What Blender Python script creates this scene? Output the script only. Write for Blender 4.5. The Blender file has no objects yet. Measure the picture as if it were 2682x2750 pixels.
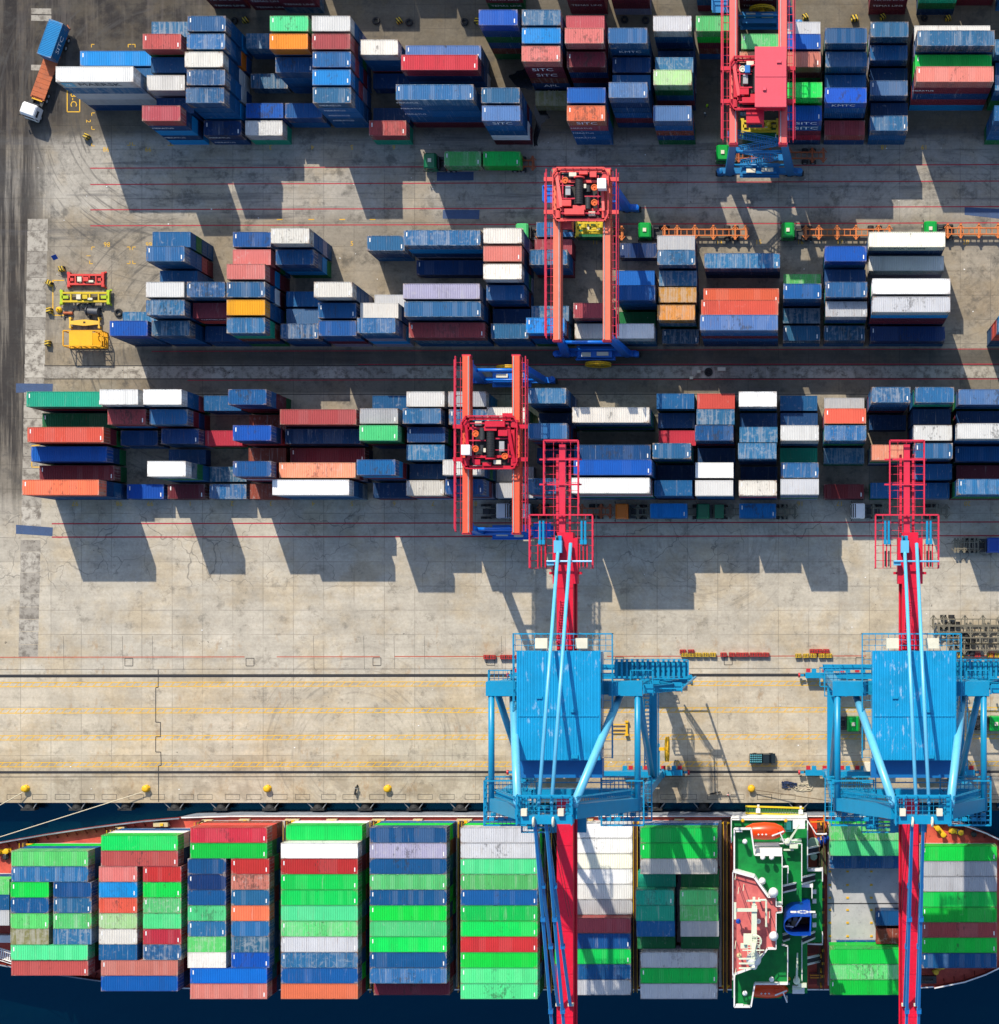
import bpy, math, random
from mathutils import Vector, Matrix
R = math.radians
random.seed(7)
S = bpy.context.scene
COL = S.collection
# ---------------------------------------------------------------- picture <-> world
H, FP, NX, NY, K = 265.0, 4280.0, 2090.0, 1630.0, 704/1904     # camera height, focal length and nadir in photo pixels
def wx(px, z=0.0): return (px-NX)*(H-z)/FP
def wy(py, z=0.0): return -(py-NY)*(H-z)/FP
OX = (0, 704, 1408, 1978); OY = (0, 682, 1364, 2046)
def P(c, r, x, y, z=0.0):                                        # survey crop (c, r) -> world
    return (wx(OX[c]+x*K, z), wy(OY[r]+y*K, z), z)
# ---------------------------------------------------------------- colours
def lin(c):
    c /= 255.0
    return c/12.92 if c <= 0.04045 else ((c+0.055)/1.055)**2.4
def alb(r, g, b, k=1.35): return (lin(r)/k, lin(g)/k, lin(b)/k)
# ---------------------------------------------------------------- nodes
class NT:
    def __init__(s, name):
        s.m = bpy.data.materials.new(name); s.m.use_nodes = True
        s.t = s.m.node_tree; s.n = s.t.nodes; s.l = s.t.links
        s.b = s.n['Principled BSDF']
    def new(s, k, **kw):
        n = s.n.new(k)
        for a, v in kw.items(): setattr(n, a, v)
        return n
    def inp(s, sock, v):
        if isinstance(v, bpy.types.NodeSocket): s.l.new(v, sock)
        elif isinstance(v, (tuple, list)): sock.default_value = (*v, 1.0) if len(v) == 3 and sock.type == 'RGBA' else v
        else: sock.default_value = v
    def math(s, op, a, b=0.0, c=0.0, clamp=False):
        n = s.new('ShaderNodeMath', operation=op, use_clamp=clamp)
        s.inp(n.inputs[0], a); s.inp(n.inputs[1], b); s.inp(n.inputs[2], c); return n.outputs[0]
    def mix(s, f, a, b, mode='MIX'):
        n = s.new('ShaderNodeMix', data_type='RGBA', blend_type=mode)
        s.inp(n.inputs[0], f); s.inp(n.inputs[6], a); s.inp(n.inputs[7], b); return n.outputs[2]
    def coord(s, which='Object'): return s.new('ShaderNodeTexCoord').outputs[which]
    def pos(s): return s.new('ShaderNodeNewGeometry').outputs['Position']
    def sep(s, v):
        n = s.new('ShaderNodeSeparateXYZ'); s.inp(n.inputs[0], v); return n.outputs
    def scale(s, v, sc, off=(0, 0, 0)):
        n = s.new('ShaderNodeMapping'); s.inp(n.inputs[0], v); n.inputs['Scale'].default_value = sc
        n.inputs['Location'].default_value = off; return n.outputs[0]
    def vadd(s, a, b):
        n = s.new('ShaderNodeVectorMath', operation='ADD'); s.inp(n.inputs[0], a); s.inp(n.inputs[1], b); return n.outputs[0]
    def noise(s, v, sc, det=3.0, rough=0.6):
        n = s.new('ShaderNodeTexNoise'); s.inp(n.inputs['Vector'], v); n.inputs['Scale'].default_value = sc
        n.inputs['Detail'].default_value = det; n.inputs['Roughness'].default_value = rough; return n.outputs[0]
    def step(s, v, lo, hi):                                       # smooth 0..1 between lo and hi
        n = s.new('ShaderNodeMapRange', interpolation_type='SMOOTHSTEP')
        s.inp(n.inputs[0], v); s.inp(n.inputs[1], lo); s.inp(n.inputs[2], hi); return n.outputs[0]
    def band(s, v, a, b, e):                                      # 1 inside a..b
        return s.math('MULTIPLY', s.step(v, a-e, a+e), s.math('SUBTRACT', 1.0, s.step(v, b-e, b+e)))
    def bump(s, h, strength=0.3, dist=0.05):
        n = s.new('ShaderNodeBump'); s.inp(n.inputs['Height'], h); n.inputs['Strength'].default_value = strength
        n.inputs['Distance'].default_value = dist; s.l.new(n.outputs[0], s.b.inputs['Normal'])
    def out(s, col, rough=0.6, metal=0.0, spec=0.4):
        s.inp(s.b.inputs['Base Color'], col); s.inp(s.b.inputs['Roughness'], rough)
        s.inp(s.b.inputs['Metallic'], metal); s.b.inputs['Specular IOR Level'].default_value = spec
        return s.m
MATS = {}
def paint(name, col, rough=0.45, dirt=0.35, rust=0.0, metal=0.0):
    """painted steel with mottling, grime and, where asked, rust"""
    if name in MATS: return MATS[name]
    t = NT(name); v = t.pos()
    n1 = t.noise(v, 0.7, 4); n2 = t.noise(v, 4.0, 3)
    c = t.mix(t.math('MULTIPLY', t.step(n1, 0.35, 0.75), dirt), col, tuple(x*0.55+0.01 for x in col))
    c = t.mix(t.math('MULTIPLY', t.step(n2, 0.5, 0.75), dirt*0.6), c, tuple(min(1, x*0.7+0.09) for x in col))
    if rust > 0:
        n3 = t.noise(v, 1.3, 6, 0.72)
        c = t.mix(t.step(n3, 0.72-rust*0.25, 0.78-rust*0.2), c, (0.09, 0.035, 0.018))
    MATS[name] = t.out(c, rough, metal); return MATS[name]
# ---------------------------------------------------------------- meshes
class MB:
    """collects shapes and links them as ONE mesh object"""
    def __init__(s): s.v = []; s.f = []; s.mi = []; s.cur = 0
    def _add(s, vs, fs):
        b = len(s.v); s.v += [tuple(x) for x in vs]; s.f += [tuple(i+b for i in f) for f in fs]; s.mi += [s.cur]*len(fs); return s
    def mat(s, i): s.cur = i; return s
    def box(s, x0, x1, y0, y1, z0, z1):
        vs = [(x, y, z) for z in (z0, z1) for x, y in ((x0, y0), (x1, y0), (x1, y1), (x0, y1))]
        return s._add(vs, [(3, 2, 1, 0), (4, 5, 6, 7), (0, 1, 5, 4), (1, 2, 6, 5), (2, 3, 7, 6), (3, 0, 4, 7)])
    def cbox(s, c, d): return s.box(c[0]-d[0]/2, c[0]+d[0]/2, c[1]-d[1]/2, c[1]+d[1]/2, c[2]-d[2]/2, c[2]+d[2]/2)
    def quad(s, a, b, c, d): return s._add([a, b, c, d], [(0, 1, 2, 3)])
    def frame(s, a, b, up=(0, 0, 1)):
        a, b = Vector(a), Vector(b); d = (b-a).normalized(); up = Vector(up)
        if abs(d.dot(up)) > 0.98: up = Vector((0, 1, 0))
        x = d.cross(up).normalized(); return a, b, x, x.cross(d).normalized()
    def bar(s, a, b, w, h=None, w2=None, h2=None, up=(0, 0, 1)):  # box beam, may taper
        h = w if h is None else h; w2 = w if w2 is None else w2; h2 = h if h2 is None else h2
        a, b, x, y = s.frame(a, b, up)
        vs = [p+x*sx*ww/2+y*sy*hh/2 for p, ww, hh in ((a, w, h), (b, w2, h2)) for sx, sy in ((-1, -1), (1, -1), (1, 1), (-1, 1))]
        return s._add(vs, [(0, 1, 2, 3), (7, 6, 5, 4), (1, 0, 4, 5), (2, 1, 5, 6), (3, 2, 6, 7), (0, 3, 7, 4)])
    def tube(s, a, b, r, n=10, r2=None, caps=True):
        r2 = r if r2 is None else r2; a, b, x, y = s.frame(a, b)
        cs = [(math.cos(2*math.pi*i/n), math.sin(2*math.pi*i/n)) for i in range(n)]
        vs = [a+x*c*r+y*q*r for c, q in cs]+[b+x*c*r2+y*q*r2 for c, q in cs]
        fs = [((i+1) % n, i, n+i, n+(i+1) % n) for i in range(n)]
        if caps: fs += [tuple(range(n)), tuple(range(2*n-1, n-1, -1))]
        return s._add(vs, fs)
    def path(s, pts, r, n=6):
        for a, b in zip(pts, pts[1:]): s.tube(a, b, r, n)
        return s
    def ring(s, c, axis, R1, r, n=28, m=8):                       # torus
        c = Vector(c); ax = Vector(axis).normalized(); u = ax.orthogonal().normalized(); w = ax.cross(u)
        vs = []
        for i in range(n):
            d = u*math.cos(2*math.pi*i/n)+w*math.sin(2*math.pi*i/n)
            for j in range(m):
                t = 2*math.pi*j/m; vs.append(c+d*(R1+r*math.cos(t))+ax*r*math.sin(t))
        fs = [(i*m+j, i*m+(j+1) % m, ((i+1) % n)*m+(j+1) % m, ((i+1) % n)*m+j) for i in range(n) for j in range(m)]
        return s._add(vs, fs)
    def disc(s, c, axis, r, h, n=20):
        c = Vector(c); ax = Vector(axis).normalized(); return s.tube(c-ax*h/2, c+ax*h/2, r, n)
    def prism(s, poly, z0, z1):
        n = len(poly); a = sum(p[0]*q[1]-q[0]*p[1] for p, q in zip(poly, poly[1:]+poly[:1]))
        if a < 0: poly = poly[::-1]
        vs = [(x, y, z0) for x, y in poly]+[(x, y, z1) for x, y in poly]
        return s._add(vs, [tuple(range(n-1, -1, -1)), tuple(range(n, 2*n))]+[(i, (i+1) % n, n+(i+1) % n, n+i) for i in range(n)])
    def lathe(s, c, prof, n=16, axis=None):                       # prof: (r, z) list, around z through c
        vs = []
        for r, z in prof:
            for i in range(n):
                t = 2*math.pi*i/n; vs.append((c[0]+r*math.cos(t), c[1]+r*math.sin(t), c[2]+z))
        m = len(prof)
        fs = [(k*n+i, k*n+(i+1) % n, (k+1)*n+(i+1) % n, (k+1)*n+i) for k in range(m-1) for i in range(n)]
        fs += [tuple(range(n-1, -1, -1)), tuple((m-1)*n+i for i in range(n))]
        return s._add(vs, fs)
    def ball(s, c, rx, ry=None, rz=None, n=14, m=8):
        ry = ry or rx; rz = rz or rx; vs = []; fs = []
        for j in range(m+1):
            p = -math.pi/2+math.pi*j/m
            for i in range(n):
                t = 2*math.pi*i/n
                vs.append((c[0]+rx*math.cos(p)*math.cos(t), c[1]+ry*math.cos(p)*math.sin(t), c[2]+rz*math.sin(p)))
        fs = [(j*n+i, j*n+(i+1) % n, (j+1)*n+(i+1) % n, (j+1)*n+i) for j in range(m) for i in range(n)]
        return s._add(vs, fs)
    def rail(s, pts, h=1.05, r=0.05, post=1.6, mid=True, closed=False):   # guard rail along a polyline
        pts = [Vector(p) for p in pts]
        if closed: pts = pts+[pts[0]]
        up = Vector((0, 0, 1))
        for a, b in zip(pts, pts[1:]):
            s.bar(a+up*h, b+up*h, r*2)
            if mid: s.bar(a+up*h*0.5, b+up*h*0.5, r*1.4)
            k = max(1, int(round((b-a).length/post)))
            for i in range(k+1):
                p = a.lerp(b, i/k); s.bar(p, p+up*h, r*1.7)
        return s
    def grid(s, x0, x1, y0, y1, z, step, w=0.06):                 # open grating
        nx = max(1, round((x1-x0)/step)); ny = max(1, round((y1-y0)/step))
        for i in range(nx+1):
            x = x0+(x1-x0)*i/nx; s.bar((x, y0, z), (x, y1, z), w)
        for j in range(ny+1):
            y = y0+(y1-y0)*j/ny; s.bar((x0, y, z+0.004), (x1, y, z+0.004), w)
        return s
    def stairs(s, a, b, w=0.9, tread=0.45):                       # flight of steps with stringers and handrails
        a, b = Vector(a), Vector(b); d = b-a; hd = Vector((d.x, d.y, 0)).normalized(); sd = Vector((-hd.y, hd.x, 0)); up = Vector((0, 0, 1))
        for q in (-1, 1):
            s.bar(a+sd*q*w/2, b+sd*q*w/2, 0.10, 0.24); s.bar(a+sd*q*w/2+up, b+sd*q*w/2+up, 0.08)
        k = max(2, int(d.length/tread))
        for i in range(k):
            p = a.lerp(b, (i+0.5)/k); s.bar(p-sd*w/2, p+sd*w/2, 0.22, 0.05)
            if i % 4 == 0:
                for q in (-1, 1): s.bar(p+sd*q*w/2, p+sd*q*w/2+up, 0.07)
        return s
    def mesh(s, name, mats, smooth=False):
        me = bpy.data.meshes.new(name); me.from_pydata(s.v, [], s.f)
        for m in (mats if isinstance(mats, (list, tuple)) else [mats]): me.materials.append(m)
        me.polygons.foreach_set('material_index', s.mi)
        if smooth: me.polygons.foreach_set('use_smooth', [True]*len(s.f))
        me.update(); return me
    def obj(s, name, mats, parent=None, loc=None, smooth=False):
        return link(name, s.mesh(name, mats, smooth), parent, loc)
def link(name, data, parent=None, loc=None):
    o = bpy.data.objects.new(name, data); COL.objects.link(o)
    if parent is not None: o.parent = parent
    if loc is not None: o.location = loc
    return o
def tag(o, label, cat, group=None):
    o['label'] = label; o['category'] = cat
    if group: o['group'] = group
    return o
def thing(name, label, cat, loc=(0, 0, 0), rz=0.0, group=None):
    o = link(name, None, None, loc); o.rotation_euler = (0, 0, rz); o.empty_display_size = 0.2
    return tag(o, label, cat, group)
def struct(o): o['kind'] = 'structure'; return o
def kids(o): return [c for c in bpy.data.objects if c.parent == o]
def dup(o, loc=None, rz=None, label=None, parent=None):           # a thing with its parts and sub-parts
    c = o.copy(); COL.objects.link(c)
    if parent is not None: c.parent = parent
    if loc is not None: c.location = loc
    if rz is not None: c.rotation_euler = (0, 0, rz)
    if label: c['label'] = label
    for k in KID.get(o.name, None) or kids(o): dup(k, parent=c)
    return c
KID = {}
_txt = {}
def text_mesh(body, mat, ext=0.0):
    key = (body, mat.name)
    if key not in _txt:
        cu = bpy.data.curves.new('lettering', 'FONT'); cu.body = body; cu.align_x = 'CENTER'; cu.align_y = 'CENTER'; cu.extrude = ext
        cu.resolution_u = 2; cu.materials.append(mat)
        o = bpy.data.objects.new('lettering', cu); COL.objects.link(o)
        me = bpy.data.meshes.new_from_object(o.evaluated_get(bpy.context.evaluated_depsgraph_get()))
        bpy.data.objects.remove(o); bpy.data.curves.remove(cu); _txt[key] = me
    return _txt[key]
def lettering(body, mat, loc, rot, size, parent=None, sx=1.0, name='lettering'):
    o = link(name, text_mesh(body, mat), parent, loc); o.rotation_euler = rot; o.scale = (size*sx, size, size); return o
# ---------------------------------------------------------------- camera, sky, sun
cam = bpy.data.cameras.new('camera'); co = link('camera', cam, None, (0, 0, H)); S.camera = co
cam.sensor_fit = 'VERTICAL'; cam.sensor_height = 36.0; cam.lens = FP/2750*36.0
cam.shift_x = (1341-NX)/2750; cam.shift_y = (NY-1375)/2750; cam.clip_end = 3000; cam.clip_start = 1.0
SUN_EL, SUN_AZ = 38.8, 18.7                                      # shadows run towards -y, turned 18.5 degrees to +x
w = bpy.data.worlds.new('World'); S.world = w; w.use_nodes = True
sk = w.node_tree.nodes.new('ShaderNodeTexSky'); sk.sky_type = 'NISHITA'; sk.sun_disc = False
sk.sun_elevation = R(SUN_EL); sk.sun_rotation = R(-SUN_AZ)
w.node_tree.links.new(sk.outputs[0], w.node_tree.nodes['Background'].inputs[0])
w.node_tree.nodes['Background'].inputs[1].default_value = 0.15
sl = bpy.data.lights.new('sun', 'SUN'); sl.energy = 4.1; sl.angle = R(0.5); sl.color = (1.0, 0.90, 0.74)
so = link('sun', sl); d = Vector((math.sin(R(SUN_AZ))*math.cos(R(SUN_EL)), -math.cos(R(SUN_AZ))*math.cos(R(SUN_EL)), -math.sin(R(SUN_EL))))
so.rotation_euler = d.to_track_quat('-Z', 'Y').to_euler()
S.view_settings.view_transform = 'Standard'; S.view_settings.look = 'None'; S.view_settings.exposure = 0.62
S.view_settings.gamma = 1.0; S.view_settings.use_curve_mapping = False
S.cycles.max_bounces = 5; S.cycles.diffuse_bounces = 2; S.cycles.glossy_bounces = 2; S.cycles.use_denoising = True
# ================================================================ containers
CC = {  # colour, wear, words
 'b1': ((12, 88, 150), .45, 'blue'), 'b2': ((10, 60, 115), .4, 'navy blue'), 'b3': ((0, 92, 190), .12, 'bright blue'), 'b4': ((0, 140, 215), .2, 'sky blue'),
 'bw': ((40, 108, 160), .8, 'faded blue'), 'bt': ((34, 98, 138), .85, 'rusty teal blue'), 'w': ((245, 245, 242), .3, 'white'), 'wr': ((232, 228, 218), .95, 'rust-streaked white'),
 'gy': ((198, 200, 205), .8, 'pale grey'), 'lv': ((165, 162, 188), .6, 'lavender grey'), 'lb': ((82, 122, 178), .4, 'lavender blue'), 'r1': ((182, 78, 80), .4, 'brick red'),
 'r2': ((125, 42, 52), .3, 'maroon'), 'r3': ((200, 50, 55), .3, 'red'), 'r4': ((225, 98, 72), .3, 'coral red'), 'r5': ((240, 118, 85), .25, 'salmon orange'),
 'rs': ((222, 130, 118), .5, 'faded salmon'), 'pe': ((245, 165, 125), .6, 'peach'), 'pk': ((232, 58, 88), .08, 'hot pink'), 'o': ((235, 135, 35), .15, 'orange'),
 'y': ((245, 170, 22), .2, 'amber yellow'), 'g1': ((8, 215, 82), .25, 'bright green'), 'g2': ((92, 205, 115), .75, 'patchy light green'), 'g3': ((25, 170, 140), .4, 'teal'),
 'g4': ((82, 218, 140), .35, 'mint green'), 'g5': ((15, 120, 72), .4, 'dark green'), 'br': ((140, 72, 48), .6, 'rust brown'), 'ow': ((225, 155, 60), 1.0, 'rust-streaked amber'),
 'gw': ((170, 215, 150), 1.0, 'mottled green and white'), 'gt': ((150, 150, 95), .9, 'rusty tan and green'), 'cr': ((250, 243, 225), .2, 'cream white')}
def cont_mat(name, attr):
    t = NT(name); v = t.coord('Object')
    if attr:
        a = t.new('ShaderNodeAttribute', attribute_name='Col'); base, wear = a.outputs['Color'], a.outputs['Alpha']; rnd = 0.0; vv = v
    else:
        o = t.new('ShaderNodeObjectInfo'); base, wear, rnd = o.outputs['Color'], o.outputs['Alpha'], o.outputs['Random']
        cx = t.new('ShaderNodeCombineXYZ'); t.inp(cx.inputs[0], t.math('MULTIPLY', rnd, 137.0)); t.inp(cx.inputs[1], t.math('MULTIPLY', rnd, 71.0))
        vv = t.vadd(v, cx.outputs[0])
    big = t.noise(vv, 0.42, 3); mid = t.noise(vv, 1.5, 5, 0.68)
    st = t.noise(t.scale(vv, (2.6, 0.16, 0.16)), 1.0, 5, 0.65)     # streaks running across the roof and down the sides
    st2 = t.noise(t.scale(vv, (5.5, 0.3, 0.3), (9, 3, 1)), 1.0, 3, 0.6)
    sp = t.noise(t.vadd(vv, (31, 17, 5)), 0.8, 7, 0.75)
    hsv = t.new('ShaderNodeHueSaturation'); t.inp(hsv.inputs['Color'], base); t.inp(hsv.inputs['Value'], t.math('ADD', 0.86, t.math('MULTIPLY', big, 0.28)))
    t.inp(hsv.inputs['Hue'], t.math('ADD', 0.492, t.math('MULTIPLY', t.math('FRACT', t.math('MULTIPLY', rnd, 7.31)), 0.016))); c = hsv.outputs[0]
    rb = t.math('FRACT', t.math('MULTIPLY', rnd, 29.7)); lo = t.math('SUBTRACT', t.math('ADD', 0.68, t.math('MULTIPLY', rb, 0.14)), t.math('MULTIPLY', wear, 0.24))
    chalk = t.mix(0.5, c, (0.46, 0.45, 0.43))
    if not attr:                                                   # repainted panels, sooty smudges about the middle of the roof
        s0 = t.sep(v); pc = t.new('ShaderNodeCombineXYZ'); t.inp(pc.inputs[0], t.math('FLOOR', t.math('MULTIPLY', s0[0], t.math('ADD', 0.45, rb)))); t.inp(pc.inputs[1], t.math('MULTIPLY', rnd, 91.0))
        pn = t.new('ShaderNodeTexWhiteNoise', noise_dimensions='2D'); t.inp(pn.inputs['Vector'], pc.outputs[0])
        c = t.mix(t.math('MULTIPLY', t.step(pn.outputs['Value'], 0.74, 0.76), t.math('MULTIPLY', wear, 0.28)), c, t.mix(0.35, c, (0.55, 0.55, 0.53)))
        c = t.mix(t.math('MULTIPLY', t.step(pn.outputs['Value'], 0.10, 0.08), 0.16), c, t.mix(0.6, c, (0.02, 0.02, 0.02)))
        sm = t.step(t.math('ADD', t.noise(t.scale(vv, (1.5, 0.75, 1.0), (3, 57, 8)), 1.0, 6, 0.74), t.math('MULTIPLY', t.math('ABSOLUTE', s0[0]), -0.035)), t.math('ADD', 0.45, t.math('MULTIPLY', rb, 0.13)), t.math('ADD', 0.53, t.math('MULTIPLY', rb, 0.13)))
        sm = t.math('MULTIPLY', sm, t.step(t.math('FRACT', t.math('MULTIPLY', rnd, 53.3)), 0.35, 0.75)); c = t.mix(t.math('MULTIPLY', sm, 0.8), c, t.mix(0.72, c, (0.03, 0.028, 0.025)))
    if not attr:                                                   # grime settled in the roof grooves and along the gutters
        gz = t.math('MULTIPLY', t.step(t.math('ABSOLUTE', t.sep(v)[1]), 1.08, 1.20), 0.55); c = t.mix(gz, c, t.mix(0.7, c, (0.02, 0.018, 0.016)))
    c = t.mix(t.math('MULTIPLY', t.step(mid, lo, t.math('ADD', lo, 0.16)), 0.6), c, chalk)
    c = t.mix(t.math('MULTIPLY', t.step(st, lo, t.math('ADD', lo, 0.13)), 0.62), c, chalk)
    c = t.mix(t.math('MULTIPLY', t.step(st2, 0.58, 0.74), t.math('MULTIPLY', wear, 0.55)), c, (0.20, 0.12, 0.075))
    lo2 = t.math('SUBTRACT', 0.74, t.math('MULTIPLY', wear, 0.12))
    c = t.mix(t.math('MULTIPLY', t.step(sp, lo2, t.math('ADD', lo2, 0.05)), 0.75), c, t.mix(0.8, c, (0.05, 0.035, 0.03)))
    if not attr:                                                   # rust creeping in from the corner castings and edges
        s = t.sep(v); ax = t.math('ABSOLUTE', s[0]); ay = t.math('ABSOLUTE', s[1])
        q = t.new('ShaderNodeAttribute', attribute_name='half')    # half length kept on the mesh
        dx = t.math('SUBTRACT', q.outputs['Fac'], ax); dy = t.math('SUBTRACT', 1.219, ay)
        e = t.math('MINIMUM', t.math('ADD', dx, t.math('MULTIPLY', dy, 0.25)), t.math('ADD', t.math('MULTIPLY', dx, 0.3), dy))
        e = t.math('SUBTRACT', e, t.math('MULTIPLY', t.math('SUBTRACT', mid, 0.5), 1.5))
        f = t.math('MULTIPLY', t.math('SUBTRACT', 1.0, t.step(e, 0.0, 0.34)), t.math('ADD', 0.35, t.math('MULTIPLY', wear, 0.6)))
        c = t.mix(f, c, t.mix(t.step(st2, .45, .6), (0.16, 0.09, 0.055), (0.40, 0.34, 0.28)))
    return t.out(c, t.math('ADD', 0.42, t.math('MULTIPLY', mid, 0.3)), 0.0, 0.3)
CM = cont_mat('container_paint', False); CMA = cont_mat('container_paint_stacked', True)
WHITE = paint('white_marking', (0.75, 0.75, 0.74), 0.5, 0.25); STEEL = paint('galvanised_rod', (0.32, 0.33, 0.34), 0.4, 0.3, 0.1)
LETW = paint('white_lettering', (0.85, 0.86, 0.88), 0.5, 0.1); LETB = paint('black_lettering', (0.012, 0.03, 0.06), 0.5, 0.1)
W2 = 1.219
_cm = {}
def corr(mb, n, x0, x1, f, pitch_d):                              # corrugated strip: f(x, d) -> (lower point, upper point)
    dx = (x1-x0)/n; pts = []
    for i in range(n):
        a = x0+i*dx
        pts += [(a, 0), (a+dx*0.3, 0), (a+dx*0.5, 1), (a+dx*0.8, 1)]
    pts.append((x1, 0))
    vs = []
    for x, q in pts: vs += list(f(x, q*pitch_d))
    mb._add(vs, [(2*i, 2*i+2, 2*i+3, 2*i+1) for i in range(len(pts)-1)])
def cont_meshes(L, h, plates):
    key = (round(L, 2), round(h, 2), plates)
    if key in _cm: return _cm[key]
    a = L/2; n = max(8, int(L/0.3)); zt = h-0.03
    b = MB()                                                       # side walls, front wall, frame and floor
    corr(b, n, -a+.1, a-.1, lambda x, d: ((x, -W2+.03+d, .12), (x, -W2+.03+d, zt-.05)), .035)
    corr(b, n, a-.1, -a+.1, lambda x, d: ((x, W2-.03-d, .12), (x, W2-.03-d, zt-.05)), .035)
    corr(b, 9, W2-.1, -W2+.1, lambda y, d: ((-a+.05+d, y, .12), (-a+.05+d, y, zt-.05)), .04)
    for sx in (-1, 1):
        for sy in (-1, 1):
            x, y = sx*(a-.06), sy*(W2-.06); b.cbox((x, y, h/2), (.12, .12, h-.22))
            b.cbox((sx*(a-.085), sy*(W2-.08), .06), (.17, .16, .12)); b.cbox((sx*(a-.085), sy*(W2-.08), h-.06), (.17, .16, .12))
    for sy in (-1, 1):
        b.cbox((0, sy*(W2-.04), .09), (L-.36, .08, .14)); b.cbox((0, sy*(W2-.045), h-.065), (L-.36, .09, .09))
    for sx in (-1, 1):
        b.cbox((sx*(a-.05), 0, .09), (.1, 2.1, .15)); b.cbox((sx*(a-.06), 0, h-.08), (.12, 2.1, .12))
    b.box(-a+.1, a-.1, -W2+.08, W2-.08, .05, .1)
    r = MB()                                                       # roof: ribs across, plain end panels, code plates
    corr(r, n, -a+.32, a-.32, lambda x, d: ((x, -W2+.1, h-.075+d), (x, W2-.1, h-.075+d)), .058)
    for sx in (-1, 1): r.box(min(sx*(a-.13), sx*(a-.32)), max(sx*(a-.13), sx*(a-.32)), -W2+.1, W2-.1, h-.06, h-.02)
    r.mat(1)
    if plates & 1: r.box(-a+.40, -a+.56, .2, .85, h-.015, h-.008)
    if plates & 2: r.box(a-.56, a-.40, -.85, -.2, h-.015, h-.008)
    dr = []                                                        # one leaf of the rear doors with its locking bars
    for q in (-1, 1):
        m = MB(); y0, y1 = (0.015, W2-.13) if q > 0 else (-W2+.13, -0.015)
        m.box(a-.09, a-.04, y0, y1, .17, h-.15)
        for zz in (.45, 1.0, 1.55, 2.05): m.box(a-.04, a-.028, y0+.08, y1-.08, zz, zz+.22)
        m.mat(1)
        for fy in (.3, .75): m.tube((a-.012, y0+(y1-y0)*fy, .12), (a-.012, y0+(y1-y0)*fy, h-.1), .026, 6)
        dr.append(m)
    out = []
    for nm, mb, ms in (('shipping_container', b, [CM]), ('roof', r, [CM, WHITE]), ('door', dr[0], [CM, STEEL]), ('door', dr[1], [CM, STEEL])):
        me = mb.mesh(nm, ms); at = me.attributes.new('half', 'FLOAT', 'FACE'); at.data.foreach_set('value', [a]*len(me.polygons)); out.append(me)
    _cm[key] = out; return out
NCONT = [0]
def container(x, y, z, L, h, ck, label, group, rz=0.0, wear=None, vary=True):
    """x, y, z: centre of the floor"""
    (cr, cg, cb), wr, _ = CC[ck]; k = random.uniform(.88, 1.08) if vary else 1.0
    col = alb(min(255, cr*k), min(255, cg*k), min(255, cb*k)); wear = min(1, max(0, (wr if wear is None else wear)+random.uniform(-.15, .15)))
    mb, mr, d1, d2 = cont_meshes(L, h, random.choice((0, 1, 2, 3, 3)))
    o = link('shipping_container', mb, None, (x, y, z)); o.rotation_euler = (0, 0, rz); tag(o, label, 'shipping container', group)
    for nm, me in (('roof', mr), ('door', d1), ('door', d2)): link(nm, me, o)
    for q in [o]+[c for c in o.children]: q.color = (*col, wear)
    NCONT[0] += 1; return o
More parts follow.
